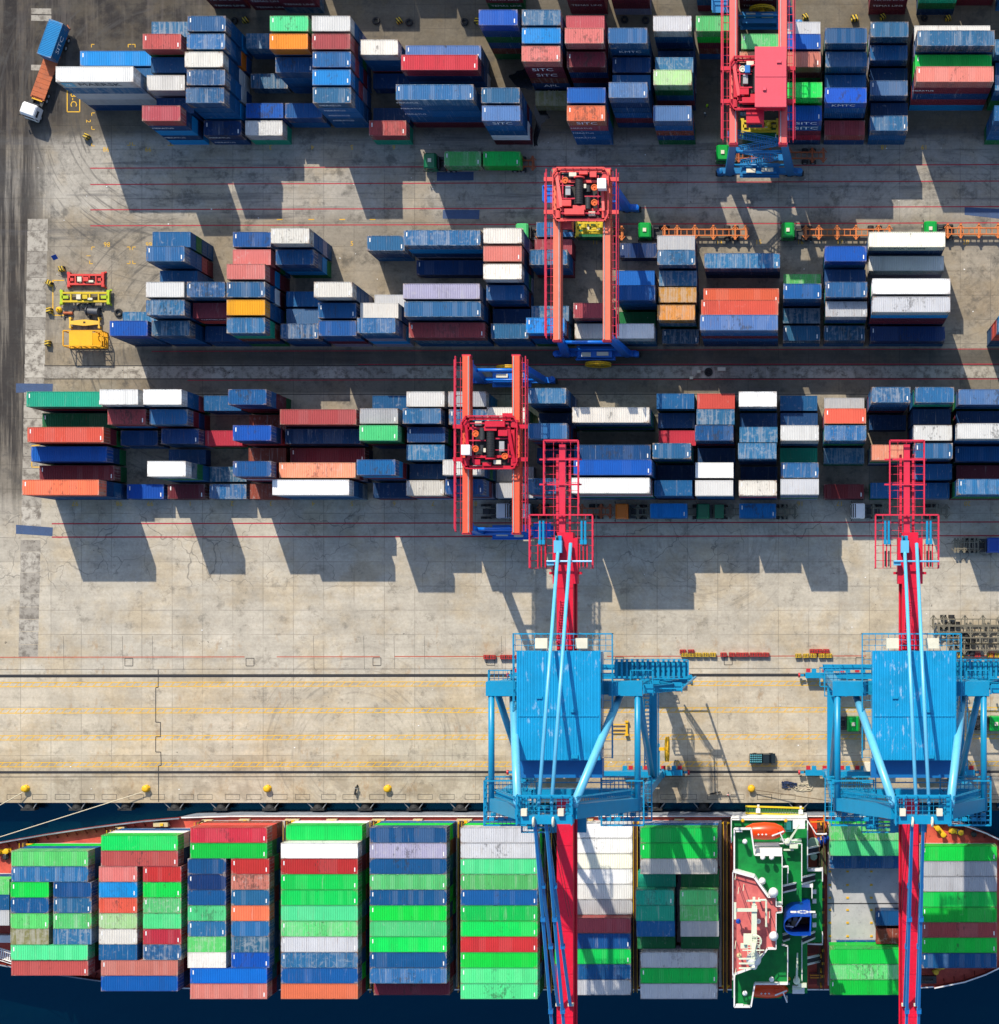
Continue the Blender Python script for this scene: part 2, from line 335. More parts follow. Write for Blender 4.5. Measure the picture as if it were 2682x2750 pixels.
# ---- survey of the stacks: row, left edge in the photo, tiers (H = tall boxes), length in feet, colours from the top down
L20, L40 = 6.058, 12.192
YARD = {
'A': (388.5, 0, 'top yard block', """
5 1100 4 20 bw b1|5 1360 5 20 bw b1 b1 b4 b1|4 1035 5 20 r1 g5 b1|4 1355 5 20 bw b1 b1 o b1|4 580 2 40 b4 b1|3 1095 4 20 b1 b1|3 1340 5 20 wr b1 b1 w w|3 580 2 40 b1 b1
2 403 5H 40 w bw gy gy b2|2 1065 4 20 w lv b1 b1|2 1355 5 20 bw b1 b1 w b1|1 1135 3 20 b2|1 1348 5 20 bw b1 b1 b4 b4|0 1030 5 20 r1 b2 b4 b2 b4|0 1480 2 20 b2 b2|0 1780 2 20 w g3|1 1785 2 20 b3 b1
3 1820 1 20 bw|5 1785 2 20 bw b1|1 2069 2 20 b1 b1|5 1959 5 20 g4 b1|4 1956 5 20 o b1|3 1999 4 20 b1 b1 b1 b1|5 2264 5 20 w b1 b1|4 2264 5 20 r1 r1 b1|3 2269 5 20 b1 r1 b1|2 2267 5 20 b4 b1 r1|1 2270 5 20 bw b1 b1 b1 b1
4 2614 4 20 wr b1 b1 r1|3 2709 1 20 b2|1 2710 1 20 b2|0 2679 2 20 r1 g3|4 2944 3 40 lb b1|3 2912 4H 40 pk b2 b1 w|1 2874 5H 40 bw b1 b1 b1 r2|1 3494 5 20 bw b1 b1|0 3499 5 20 lb b1 b1 w r2
5 3476 6 20 b3 b2 g5 b1 br g5|5 3789 6 20 bw b1 b1 b1|4 3789 6 20 b4 b1 b1|3 3787 6 20 rs r2 r2 br b2 b2|2 3888 1 20 gt|1 4118 5 20 b3 b1|0 4116 5 20 r5 r1 b1 b1 b1|5 4110 5 20 r1 r2|4 4101 6 20 rs r2 r2|3 4116 5 20 r2 b2 r2 b1
4 4418 6 20 bw b1 b1 b1|3 4448 4 20 b2 b1|2 4448 4 20 b1 b1|1 4420 6 20 lb b2 b1 b1 r2 b2|5 4743 5 20 gy b1 b2 bt b1|4 4778 2 20 b2|3 4758 4 20 bw b1|2 4745 5 20 gw g5 b1 r2|0 4743 5 20 lb b1 br b2 g5|5 5053 5 20 g2 g1 r2 br b1
4 5383 5 20 g2 g5|3 5370 5 20 pe br|0 5388 1 20 g5|5 5682 4 20 gy b1|4 5682 5 20 b3 b1|3 5682 5 20 rs r2|1 5690 6 20 g1 g1|0 5690 5 20 b3 b1 r2 r3 b2|4 5990 6 22 b1 b1|3 5995 5 22 bw b1|2 5990 4 22 b1|1 5990 5 22 b3 b1 b1 b2|0 5987 2 22 r1 b2
5 6322 4 20 bw b2|4 6318 3 20 b1 b2|3 6320 2 20 b2|2 6318 3 20 lb b2|1 6322 2 20 b2|0 6318 3 20 bw b1 b1|5 6640 3H 40 wr|4 6660 5H 40 bw b1|3 6645 4H 40 g1 g1|2 6653 5H 40 rs r2 b2 r2 b4|4 7226 4 20 bw b1|3 7228 3 20 b1|2 7226 4 20 bw b1|0 7222 5 20 b1 b1"""),
'B': (930.5, 682, 'middle yard block', """
5 1107 4 20 b1 g5 b1|4 1060 5 20 bw b1 b1 r1|3 1160 3 20 b1|2 1058 5 20 w b1|1 1060 5 20 bw b1|0 795 4 20 b3 b1 b1 b2|1 890 1 20 bw|0 1100 4 20 bt b1|2 1355 5 20 bw b1|1 1400 4 20 r2 r4 b1|0 1490 2 20 b2|2 1645 5 20 bw b1 w r2|1 1645 5 20 y b1 b1
0 1645 5 20 bw g3 br|5 1690 4 20 b1 b1|4 1690 4 20 rs r2|3 1645 5 20 rs r2 b4 r2|5 1966 5 20 wr b1 b1|4 2001 4 20 b1 b1 b4|2 2079 2 20 b1|1 2079 2 20 lb|0 2037 3 20 bw b1|2 2279 5 20 wr b1|1 2309 4 20 b1|0 2312 4 20 b1 b1 r2|5 2664 3 20 bw b2
5 2931 4H 40 bw b4 b2|4 3024 1 40 b2|2 2719 1 20 gy|1 2616 4 20 wr b1|0 2592 5 20 bw b1 lv b4|2 2926 4H 40 lv b1|1 2934 4H 40 bw b1|0 2969 3H 40 r1 bt b1|5 3509 5 20 wr b1|4 3509 5 20 rs b1|3 3509 5 20 wr b1|2 3531 4 20 b1 b1|1 3579 2 20 b2|0 3564 3 20 bw b1
4 3843 4 20 bw b1|5 3883 2 20 r1 r2|1 3858 3 20 bw b1|0 3820 5 20 b4 r2 b1|1 4163 4 20 r1|0 4173 3 20 wr b1|0 4476 3 20 w bt|1 4493 1 20 g5|3 4480 3 20 b3|2 4480 4 20 b1 b1|5 4501 1 20 b2|5 4773 3 20 gy b1|4 4773 4 20 bw b2|3 4786 3 20 bw|2 4783 3H 20 ow|1 4773 3H 20 ow bt|0 4808 1 20 bt
4 5115 3 40 bw b2|2 5108 3 40 r4 b1|1 5091 5 40 r4 r1|0 5083 6 40 lb b1 r2 b1|4 5990 5 22 b3 b1|3 5988 3H 22 b2|2 5995 5 22 bw b1|1 5995 4H 22 gy b2|0 5985 2H 22 bt b1|3 5690 2 20 g2|2 5688 4H 20 b1 b2|1 5685 2H 20 bt|0 5685 2H 20 bt b1
5 6310 4 40 cr b2|4 6310 2H 40 w lv|2 6335 6 40 w b1|1 6335 6 40 gy b4 r2 r2 b2|0 6320 2 40 b2 b1|0 7252 5H 20 bw r4 r4"""),
'C': (1342.5, 682, 'lower yard block', """
5 190 4 40 g3 r2 b2|4 305 2 40 g5|3 197 4 40 r4 r2 g5|2 225 3 40 b3 b2|1 285 2 40 r2|0 160 4H 40 r5 b2 b1 b2|5 722 5 20 w b1|5 1038 5 20 w b1 b1 r1|4 780 4 20 r1 b1|4 1085 4 20 bw r2 b2|3 875 2 20 b2|3 1180 3 20 b2|3 1478 2 20 r3|5 1480 2 20 b1|5 1655 5 20 b1 b1 r2
3 1690 5 20 b3 b2 r1|4 1810 1 20 br|2 1225 1 20 b2|2 1805 2 20 br|1 1070 5 20 w bt g5|1 1520 1 20 bt|1 1690 5 20 b1 r2|0 920 1 20 b3|0 1217 1 20 r2|0 1520 1 20 bw|0 1815 1 20 br
4 2032 4 40 r1 b1|3 2069 3 40 b2|2 2107 2 40 r2|1 2026 4 40 pe r2|0 1977 4H 40 w b1 b1 bt|5 2704 2 20 b1|4 2612 4H 20 gy b1|3 2609 5 20 g4 g5|1 2589 6 20 b1 b4 r2|0 2709 2 20 b2|5 2951 4 20 w|4 2924 4H 20 bw b1|3 2956 4 20 b2|2 2952 4 20 bw|1 2974 3 20 b2|0 2949 4 20 wr r1
5 3254 4 20 gy b1|4 3259 4 20 bw|4 3535 5 20 wr|1 3222 6 20 w b1|0 3232 5 20 b1 b1|1 3600 1 20 gy|0 3600 2 20 gy|5 3830 5H 20 bw b1 b2|4 3913 2 20 b2|3 3836 6 20 bw r2|2 3900 2 20 b2|0 3830 5H 20 bw r1
4 4155 5 40 wr b1|2 4170 4 40 b1|1 4165 6 40 b3 b1|0 4150 6 40 w br|5 4768 3 20 b1|4 4778 2 20 b2|3 4783 2 20 r3|2 4738 5 20 bt b1|1 4773 2 20 b2|0 4750 4 20 b1|5 5063 3 20 r4|4 5058 4 20 bw|3 5046 5 20 b1|2 5068 2 20 b2|1 5050 4 20 w|0 5048 4 20 w
5 5365 4 20 w b1|4 5373 2 20 b2|3 5370 4 20 bw|2 5360 5 20 bw b1|1 5378 1 20 b2|0 5365 4 20 wr r1|5 5665 2 20 b1|4 5668 2 20 b2|3 5668 5 20 w gy|2 5665 2 20 g3|1 5670 4 20 bw|0 5668 5 20 gy b1|5 5985 1 22 gy|4 5987 4H 22 r5|3 5987 5 22 bw b1|2 5982 2 22 bt|0 5983 1 22 r2
5 6330 6 20 bw b1|4 6312 1 20 b2|2 6325 4 20 pe g5|0 6322 2 20 b1|0 6625 2 20 b1|5 6648 6 20 bw g3|4 6628 4 20 b2|3 6635 5 20 w b1|2 6640 5 20 bw|1 6640 3 20 b1|5 6960 5 40 lb b1|4 6945 3 40 b2|3 6952 6 40 w b1|2 6938 3 40 b1|1 6945 2 40 r2|0 6957 5 40 bw b1""")}
SHIP_Y, SHIP_P, HATCH = -48.57, 2.478, 4.5
SHIP = [  # left edge, rows in the bay, boxes: row, tiers above the hatch, left edge or length, colours
 (-487, 8, '2 2 40 g2|3 2 40 b1|4 2 40 gy'),
 (80, 8, '0 3 40 g2 b1 g1|1 3 40 bw b1|2 3 75 g1 g5;2 3 385 b1|3 3 75 b1;3 3 385 bw|4 3 75 g2;4 3 385 g2 g5|5 3 75 gt;5 3 385 bw b1|6 3H 40 g4 g5|7 3 40 r1 r2'),
 (732, 10, '0 3 40 g1 w b1|1 3 40 r1|2 3 717 rs r2;2 3 1037 r3|3 3 717 b4 b1;3 3 1037 g1|4 3 717 r4 r2;4 3 1037 g2|5 3 717 gw g5;5 3 1037 g4|6 3 717 wr;6 3 1037 r3|7 3 717 b1;7 3 1037 bw|8 3 40 rs r2|9 3 40 b3 b2'),
 (1380, 11, '0 3 40 r3 r4|1 3 40 g1 g5|2 3 1362 b1;2 3 1677 r3|3 3 1362 b2;3 3 1677 rs|4 3 1362 b1;4 3 1677 bw|5 3 1362 g4;5 3 1677 r5|6 3 1362 bw;6 3 1677 bw|7 3 1362 g2;7 3 1677 bt|8 3 1362 wr;8 3 1677 b3|9 3 40 b3 b1|10 3 40 rs r2'),
 (2039, 11, '0 2 40 g1 w|1 3 40 w bw|2 3 40 r3 r2|3 3 40 g1 g5|4 3 40 g1 g5|5 3 40 g4|6 3 40 g2|7 3 40 gy|8 3 40 bw b1|9 3 40 b1|10 3 40 r5 r2 g5'),
 (2684, 11, '0 3 40 b1 g1 b1|1 3 40 lv br|2 3 40 b1|3 3 40 g2|4 3 40 b1|5 3 40 g1|6 3 40 g4|7 3 40 g1|8 3 40 b1|9 3 40 bw r2|10 2 40 r2 bt'),
 (3344, 11, '0 3 40 gy g1|1 3 40 gy|2 3 40 g4|3 3 40 g2|4 3 40 b1|5 3 40 g1|6 3 40 g1|7 3 40 r3|8 3 40 g1|9 3 40 g4|10 3 40 g4 g5'),
 (4028, 11, '0 1 40 w|1 1 40 w|2 1 40 cr|3 1 40 w|4 1 40 w|5 1 40 gy|6 2 40 r1|7 2 40 b1|8 2 40 g1|9 2 40 b1|10 2 40 gy'),
 (4650, 11, '0 3 40 g1 b1 lv|1 3 40 g1|2 3 40 wr|3 2 4632 g3;3 2 4946 g5|4 3 4616 g3 g5;4 3 4936 g2 g5|5 3 4618 g3 b1;5 3 4938 g2|6 3 4622 b1;6 3 4942 gy|7 2 4628 g5;7 2 4946 g5|8 3 40 gy lv|9 3 40 g1|10 3 40 gy'),
 (6026, 11, '0 2 40 g2 g1|1 2 40 g4|2 1 40 bw|8 2 40 g1|9 2 40 g2|10 2 40 g1'),
 (6693, 8, '0 1 40 g1|1 1 40 gy|2 1 40 gy|3 1 40 g1|4 1 40 g1|5 1 40 r1|6 1 40 g1|7 1 40 b1')]
ORD = ('first', 'second', 'third', 'fourth', 'fifth', 'sixth', 'seventh', 'eighth', 'ninth', 'tenth', 'eleventh', 'twelfth', 'thirteenth', 'fourteenth', 'fifteenth', 'sixteenth',
       'seventeenth', 'eighteenth', 'nineteenth', 'twentieth', 'twenty-first', 'twenty-second', 'twenty-third', 'twenty-fourth', 'twenty-fifth')
stacks = []   # dict(x centre, y centre, z0, n, h, L, cols, where, ...)
for bk, (base, off, words, txt) in YARD.items():
    rows = {}
    for e in txt.replace('\n', '|').split('|'):
        p = e.split()
        if len(p) < 5: continue
        hc = p[2].endswith('H'); n = int(p[2].rstrip('H')); h = 2.896 if hc else 2.591
        L = {'20': L20, '40': L40, '22': 6.6}[p[3]]; zt = n*h; row = int(p[0])
        x0 = wx(float(p[1])*K, zt); y0 = wy(base-45.85*row)
        rows.setdefault(row, []).append(dict(x=x0+L/2, y=y0+W2, z=0.0, n=n, h=h, L=L, cols=p[4:], blk=bk, row=row, src=p[1]))
    for row, ss in rows.items():
        ss.sort(key=lambda s: s['x'])
        for _ in range(40):                                        # neighbours in a row never overlap
            for a, b in zip(ss, ss[1:]):
                ov = a['x']+a['L']/2+0.12-(b['x']-b['L']/2)
                if ov > 0: a['x'] -= ov*.5; b['x'] += ov*.5
        for i, s in enumerate(ss):
            s['where'] = '%s stack from left, %s row up, %s' % (ORD[i], ORD[row], words); s['grp'] = 'containers stacked in the yard'; stacks.append(s)
for bi, (x0, nr, txt) in enumerate(SHIP):
    cur = []
    for e in txt.replace('\n', '|').split('|'):
        for k, q in enumerate(e.split(';')):
            p = q.split(); row = int(p[0]); hc = p[1].endswith('H'); n = int(p[1].rstrip('H')); h = 2.64 if hc else 2.591
            zt = HATCH+n*h; L, px = (L40, x0) if p[2] == '40' else (L20, float(p[2]))
            # longs sit on the bay's own line; the survey's left edge holds for boxes of the bay's usual height
            ref = HATCH+max(int(z.split()[1].rstrip('H')) for z in txt.replace(';', '|').split('|'))*2.591
            X0 = wx(px*K, ref if p[2] == '40' else zt)
            s = dict(x=X0+L/2, y=SHIP_Y+(nr/2-row)*SHIP_P-W2-.02, z=HATCH, n=n, h=h, L=L, cols=p[3:], blk='S%d' % bi, row=row, src='S%d' % bi, grp='containers stacked on the ship')
            side = '' if p[2] == '40' else (' left half' if k == 0 else ' right half')
            s['where'] = '%s row from quay%s, %s deck bay' % (ORD[row], side, ORD[bi]); stacks.append(s)
# two short boxes standing on the open hatch cover beside the boom
for row, px, ck in ((6, 1010, 'b1'), (7, 1013, 'br')):
    z = 3.7; X0 = wx(1978+px*K, z+2.6)
    stacks.append(dict(x=X0+L20/2, y=P(3, 3, 0, (1080, 1213)[row-6], z+2.6)[1]-W2, z=z, n=1, h=2.591, L=L20, cols=[ck], blk='S9', row=row, src='hc', grp='containers stacked on the ship', where='standing alone on grey hatch cover beside the red boom'))
stacks.append(dict(x=stacks[-1]['x']-3.3, y=P(3, 3, 0, 1299, 4.3)[1]-W2, z=1.7, n=1, h=2.591, L=L40, cols=['b1'], blk='S9', row=8, src='hc', grp='containers stacked on the ship', where='sunk beside the hatch cover, before the green boxes'))
# top stacks mostly above the frame: base left x, base line y (crop 0 units), tiers
for i, (px, py, n, cols) in enumerate(((1555, 62, 5, 'r2 r2 r2 r2 r2'), (1855, 74, 5, 'r2 r2 r2 r2 r2'), (2092, 96, 5, 'r2 r2 r2 r2 bt'), (3555, 64, 5, 'r2 r2 r2 r2 g5'), (4150, 102, 5, 'r2 r2 r2 r2 r2'), (4468, 106, 5, 'r2 r2 r2 r2 lv'), (5070, 82, 4, 'b1 b1 b1 r2'),
                                       (5372, 62, 5, 'r2 r2 r2 r2 r2'), (6304, 106, 5, 'r2 r2 r2 r2 r2'), (6652, 108, 4, 'g3 g3 g5 b2'), (6938, 40, 3, 'r2 r2 r2'), (7226, 80, 4, 'b1 b1 b1 b1'))):
    stacks.append(dict(x=wx(px*K)+L20/2, y=wy(py*K)+W2, z=0, n=n, h=2.591, L=L20, cols=cols.split(), blk='D', row=0, src='d', grp='containers stacked in the yard', where='%s stack from left along the top edge of the yard' % ORD[i]))
for px, py, n in ((2264, -436, 5), (2559, -436, 5), (2829, -531, 5), (3165, -400, 5), (3460, -436, 5), (3900, -436, 5), (4800, -436, 5), (6650, -380, 4)):   # further back in the same block: seen by their shadows
    stacks.append(dict(x=wx(px*K)+L20/2, y=wy(py*K)+W2, z=0, n=n, h=2.591, L=L20, cols=['r2'], blk='E', row=0, src='e', grp='', where=''))
boxes = []
for s in stacks:
    c = list(s['cols']); rest = [k for k in c[1:]] or [random.choice(('b1', 'b2', 'b1', 'r2', 'b1'))]
    pool = ('b1', 'b2', 'r2', 'b1', 'g5', 'lv') if s['blk'][0] != 'S' else ('b1', 'b2', 'g5', 'br', 'g1', 'r2', 'bt', 'b2')
    rr = random.Random(int(s['x']*97+s['y']*31))
    while len(c) < s['n']: c.append(rr.choice(pool))
    for t in range(s['n']):
        k = s['n']-1-t                                             # k = 0 at the top
        boxes.append(dict(s=s, t=t, k=k, c=c[k], z0=s['z']+t*s['h'], z1=s['z']+(t+1)*s['h']))
# ---- which boxes show largest in the picture: a small painter's raster
import numpy as np
RS = 0.33; RW, RH = int(2682*RS)+1, int(2750*RS)+1
img = np.full((RH, RW), -1, np.int32)
def px(x, y, z): f = FP/(H-z); return ((NX+x*f)*RS, (NY-y*f)*RS)
def fill(poly, idx):
    xs = [p[0] for p in poly]; ys = [p[1] for p in poly]
    x0, x1 = max(0, int(min(xs))), min(RW, int(max(xs))+2); y0, y1 = max(0, int(min(ys))), min(RH, int(max(ys))+2)
    if x0 >= x1 or y0 >= y1: return
    yy, xx = np.mgrid[y0:y1, x0:x1]; m1 = np.ones(xx.shape, bool); m2 = m1.copy()
    for (ax, ay), (bx, by) in zip(poly, poly[1:]+poly[:1]):
        cr = (bx-ax)*(yy-ay)-(by-ay)*(xx-ax); m1 &= cr >= 0; m2 &= cr <= 0
    img[y0:y1, x0:x1][m1 | m2] = idx
order = sorted(range(len(boxes)), key=lambda i: (round(boxes[i]['z0'], 1), -abs(boxes[i]['s']['x'])-abs(boxes[i]['s']['y'])))
for i in order:
    b = boxes[i]; s = b['s']; a = s['L']/2; x, y = s['x'], s['y']
    cs = [(x-a, y-W2), (x+a, y-W2), (x+a, y+W2), (x-a, y+W2)]
    for p, q in zip(cs, cs[1:]+cs[:1]): fill([px(*p, b['z0']), px(*q, b['z0']), px(*q, b['z1']), px(*p, b['z1'])], i)
    fill([px(*p, b['z1']) for p in cs], i)
cnt = np.bincount(img[img >= 0].ravel(), minlength=len(boxes))
NBIG = 285
big = set(sorted(range(len(boxes)), key=lambda i: -cnt[i])[:NBIG])
print('boxes', len(boxes), 'tops', len(stacks), 'shown', int((cnt > 0).sum()), 'smallest kept', min(cnt[i] for i in big)/RS**2)
rest = MB(); rcol = []
for i, b in enumerate(boxes):
    s = b['s']; (cr, cg, cb), wr, wd = CC[b['c']]
    if i in big:
        nm = {20: 'short', 40: 'long'}[40 if s['L'] > 9 else 20]
        if s['src'] == 'hc': lab = '%s %s container %s' % (wd, nm, s['where'])
        elif b['k'] == 0: lab = '%s %s container topping %s' % (wd, nm, s['where'].replace(' yard block', ' block'))
        else: lab = '%s %s container, %s down in %s' % (wd, nm, ORD[b['k']], s['where'].replace(' yard block', ' block'))
        b['o'] = container(s['x'], s['y'], b['z0'], s['L'], s['h'], b['c'], lab, s['grp'])
    elif cnt[i] > 0 or b['t'] >= 0:
        a = s['L']/2; n0 = len(rest.f); x, y = s['x'], s['y']; n = max(8, int(s['L']/.3)); z0, z1 = b['z0'], b['z1']
        corr(rest, n, x-a+.1, x+a-.1, lambda xx, d: ((xx, y-W2+.03+d, z0+.1), (xx, y-W2+.03+d, z1-.05)), .035)
        if s['blk'][0] == 'S' or s['row'] == 5: corr(rest, n, x+a-.1, x-a+.1, lambda xx, d: ((xx, y+W2-.03-d, z0+.1), (xx, y+W2-.03-d, z1-.05)), .035)
        rest.box(x-a+.06, x+a-.06, y-W2+.09, y+W2-.09, z0+.02, z1-.05)
        if b['k'] == 0: corr(rest, n, x-a+.3, x+a-.3, lambda xx, d: ((xx, y-W2+.1, z1-.045+d), (xx, y+W2-.1, z1-.045+d)), .028)
        for sx in (-1, 1):
            for sy in (-1, 1): rest.cbox((x+sx*(a-.07), y+sy*(W2-.07), (z0+z1)/2), (.14, .14, z1-z0-.01))
        for q in (-.82, -.3, .3, .82): rest.tube((x+a-.03, y+q, z0+.15), (x+a-.03, y+q, z1-.15), .03, 5)
        for sy in (-1, 1):
            rest.cbox((x, y+sy*(W2-.04), z0+.08), (s['L']-.3, .08, .14)); rest.cbox((x, y+sy*(W2-.045), z1-.06), (s['L']-.3, .09, .1))
        for sx in (-1, 1): rest.cbox((x+sx*(a-.06), y, z1-.06), (.12, 2.1, .11))
        k = random.uniform(.85, 1.05); rcol += [(*alb(cr*k, cg*k, cb*k), wr)]*(len(rest.f)-n0)
me = rest.mesh('stacked_containers', CMA)
ca = me.color_attributes.new('Col', 'FLOAT_COLOR', 'CORNER'); buf = np.zeros((len(me.loops), 4), np.float32); kk = 0
for pz, c in zip(me.polygons, rcol): buf[pz.loop_start:pz.loop_start+pz.loop_total] = c
ca.data.foreach_set('color', buf.ravel())
REST = link('stacked_containers', me); REST['kind'] = 'stuff'; REST['label'] = 'the remaining lower and half hidden containers inside the stacks'
# ---- writing on container sides: block, row, survey x, box from the top, words, height, place along the box, ink
def side_text(blk, row, src, k, words, size, at=0.5, ink=None, dz=0.0, sx=1.0):
    for b in boxes:
        s = b['s']
        if s['blk'] == blk and s['row'] == row and s['src'] == src and b['k'] == k:
            o = b.get('o'); loc = Vector((s['x']+(at-.5)*s['L'], s['y']-W2-.012, (b['z0']+b['z1'])/2+dz))
            if o: loc = loc-o.location
            return lettering(words, ink or LETW, loc, (R(90), 0, 0), size, o or REST, sx)
side_text('A', 2, '403', 0, 'MAERSK', 1.85, .52, LETB, sx=1.0)
LOGO = paint('pale_blue_logo', alb(90, 180, 215), .5, .1)
for b in boxes:
    if b['s']['src'] == '403' and b['k'] == 0 and 'o' in b:
        m = MB().box(-5.6, -3.75, -W2-.012, -W2-.006, .55, 2.4); m.mat(1)
        for i in range(7):
            t = 2*math.pi*i/7; c = Vector((-4.68, -W2-.016, 1.48)); e = c+Vector((math.cos(t), 0, math.sin(t)))*.7; n = Vector((-math.sin(t), 0, math.cos(t)))*.12
            m._add([c-n, e, c+n], [(0, 1, 2)])
        m.obj('logo', [LOGO, LETW], b['o'])
for a in (('A', 3, '3787', 1, 'SITC', 1.7, .45), ('A', 3, '3787', 2, 'SITC', 1.7, .5), ('A', 3, '3787', 4, 'APL', 1.5, .5), ('A', 3, '3787', 5, 'APL', 1.5, .5), ('A', 0, '4116', 0, 'SITC', 1.7, .5), ('A', 0, '3499', 0, 'SITC', 1.6, .5),
          ('A', 0, '5690', 0, 'SITC', 1.7, .6), ('A', 0, '5690', 1, 'SITC', 1.9, .6), ('A', 1, '5990', 0, 'KMTC', 1.4, .45), ('A', 4, '4418', 1, 'KMTC', 1.3, .5), ('B', 5, '6310', 0, 'CMA CGM', 1.3, .5, LETB), ('A', 0, '4116', 1, 'MERATUS', .8, .3), ('A', 0, '4116', 2, 'MERATUS', .8, .3),
          ('A', 0, '4116', 3, 'MERATUS', .8, .3), ('A', 0, '1030', 1, 'MERATUS', .8, .3), ('A', 0, '1030', 3, 'MERATUS', .8, .3), ('A', 0, '1480', 0, 'MERATUS', .8, .35), ('A', 0, '1480', 1, 'MERATUS', .8, .35), ('A', 1, '2874', 0, 'MERATUS', .8, .12), ('A', 1, '2874', 1, 'MERATUS', .8, .12),
          ('A', 1, '2874', 2, 'MERATUS', .8, .12), ('A', 1, '2270', 0, 'MERATUS', .8, .4), ('A', 1, '2270', 1, 'MERATUS', .8, .4), ('A', 1, '2270', 2, 'MERATUS', .8, .4), ('A', 1, '2270', 3, 'MERATUS', .8, .4), ('A', 2, '6653', 1, 'MERATUS', .8, .12), ('B', 0, '5685', 0, 'MERATUS', .8, .3), ('B', 1, '1400', 0, 'HAMBURG', .9, .5)):
    side_text(*a)
_dt = {0: 'TEMAS LINE', 1: 'TEMAS LINE', 2: 'TEMAS LINE', 3: 'TEMAS LINE', 4: 'TEMAS LINE', 7: 'TEMAS LINE', 8: 'TEMAS LINE'}
ds = [s for s in stacks if s['blk'] == 'D']
for i, wd in _dt.items():
    for k in ((1, 2) if i in (0, 1, 3, 7) else (2, 3)):
        for b in boxes:
            if b['s'] is ds[i] and b['t'] == (5-1-k if False else k-1):
                o = b.get('o'); loc = Vector((ds[i]['x'], ds[i]['y']-W2-.012, (b['z0']+b['z1'])/2)); loc = loc-o.location if o else loc
                lettering(wd, LETW, loc, (R(90), 0, 0), .95, o or REST)
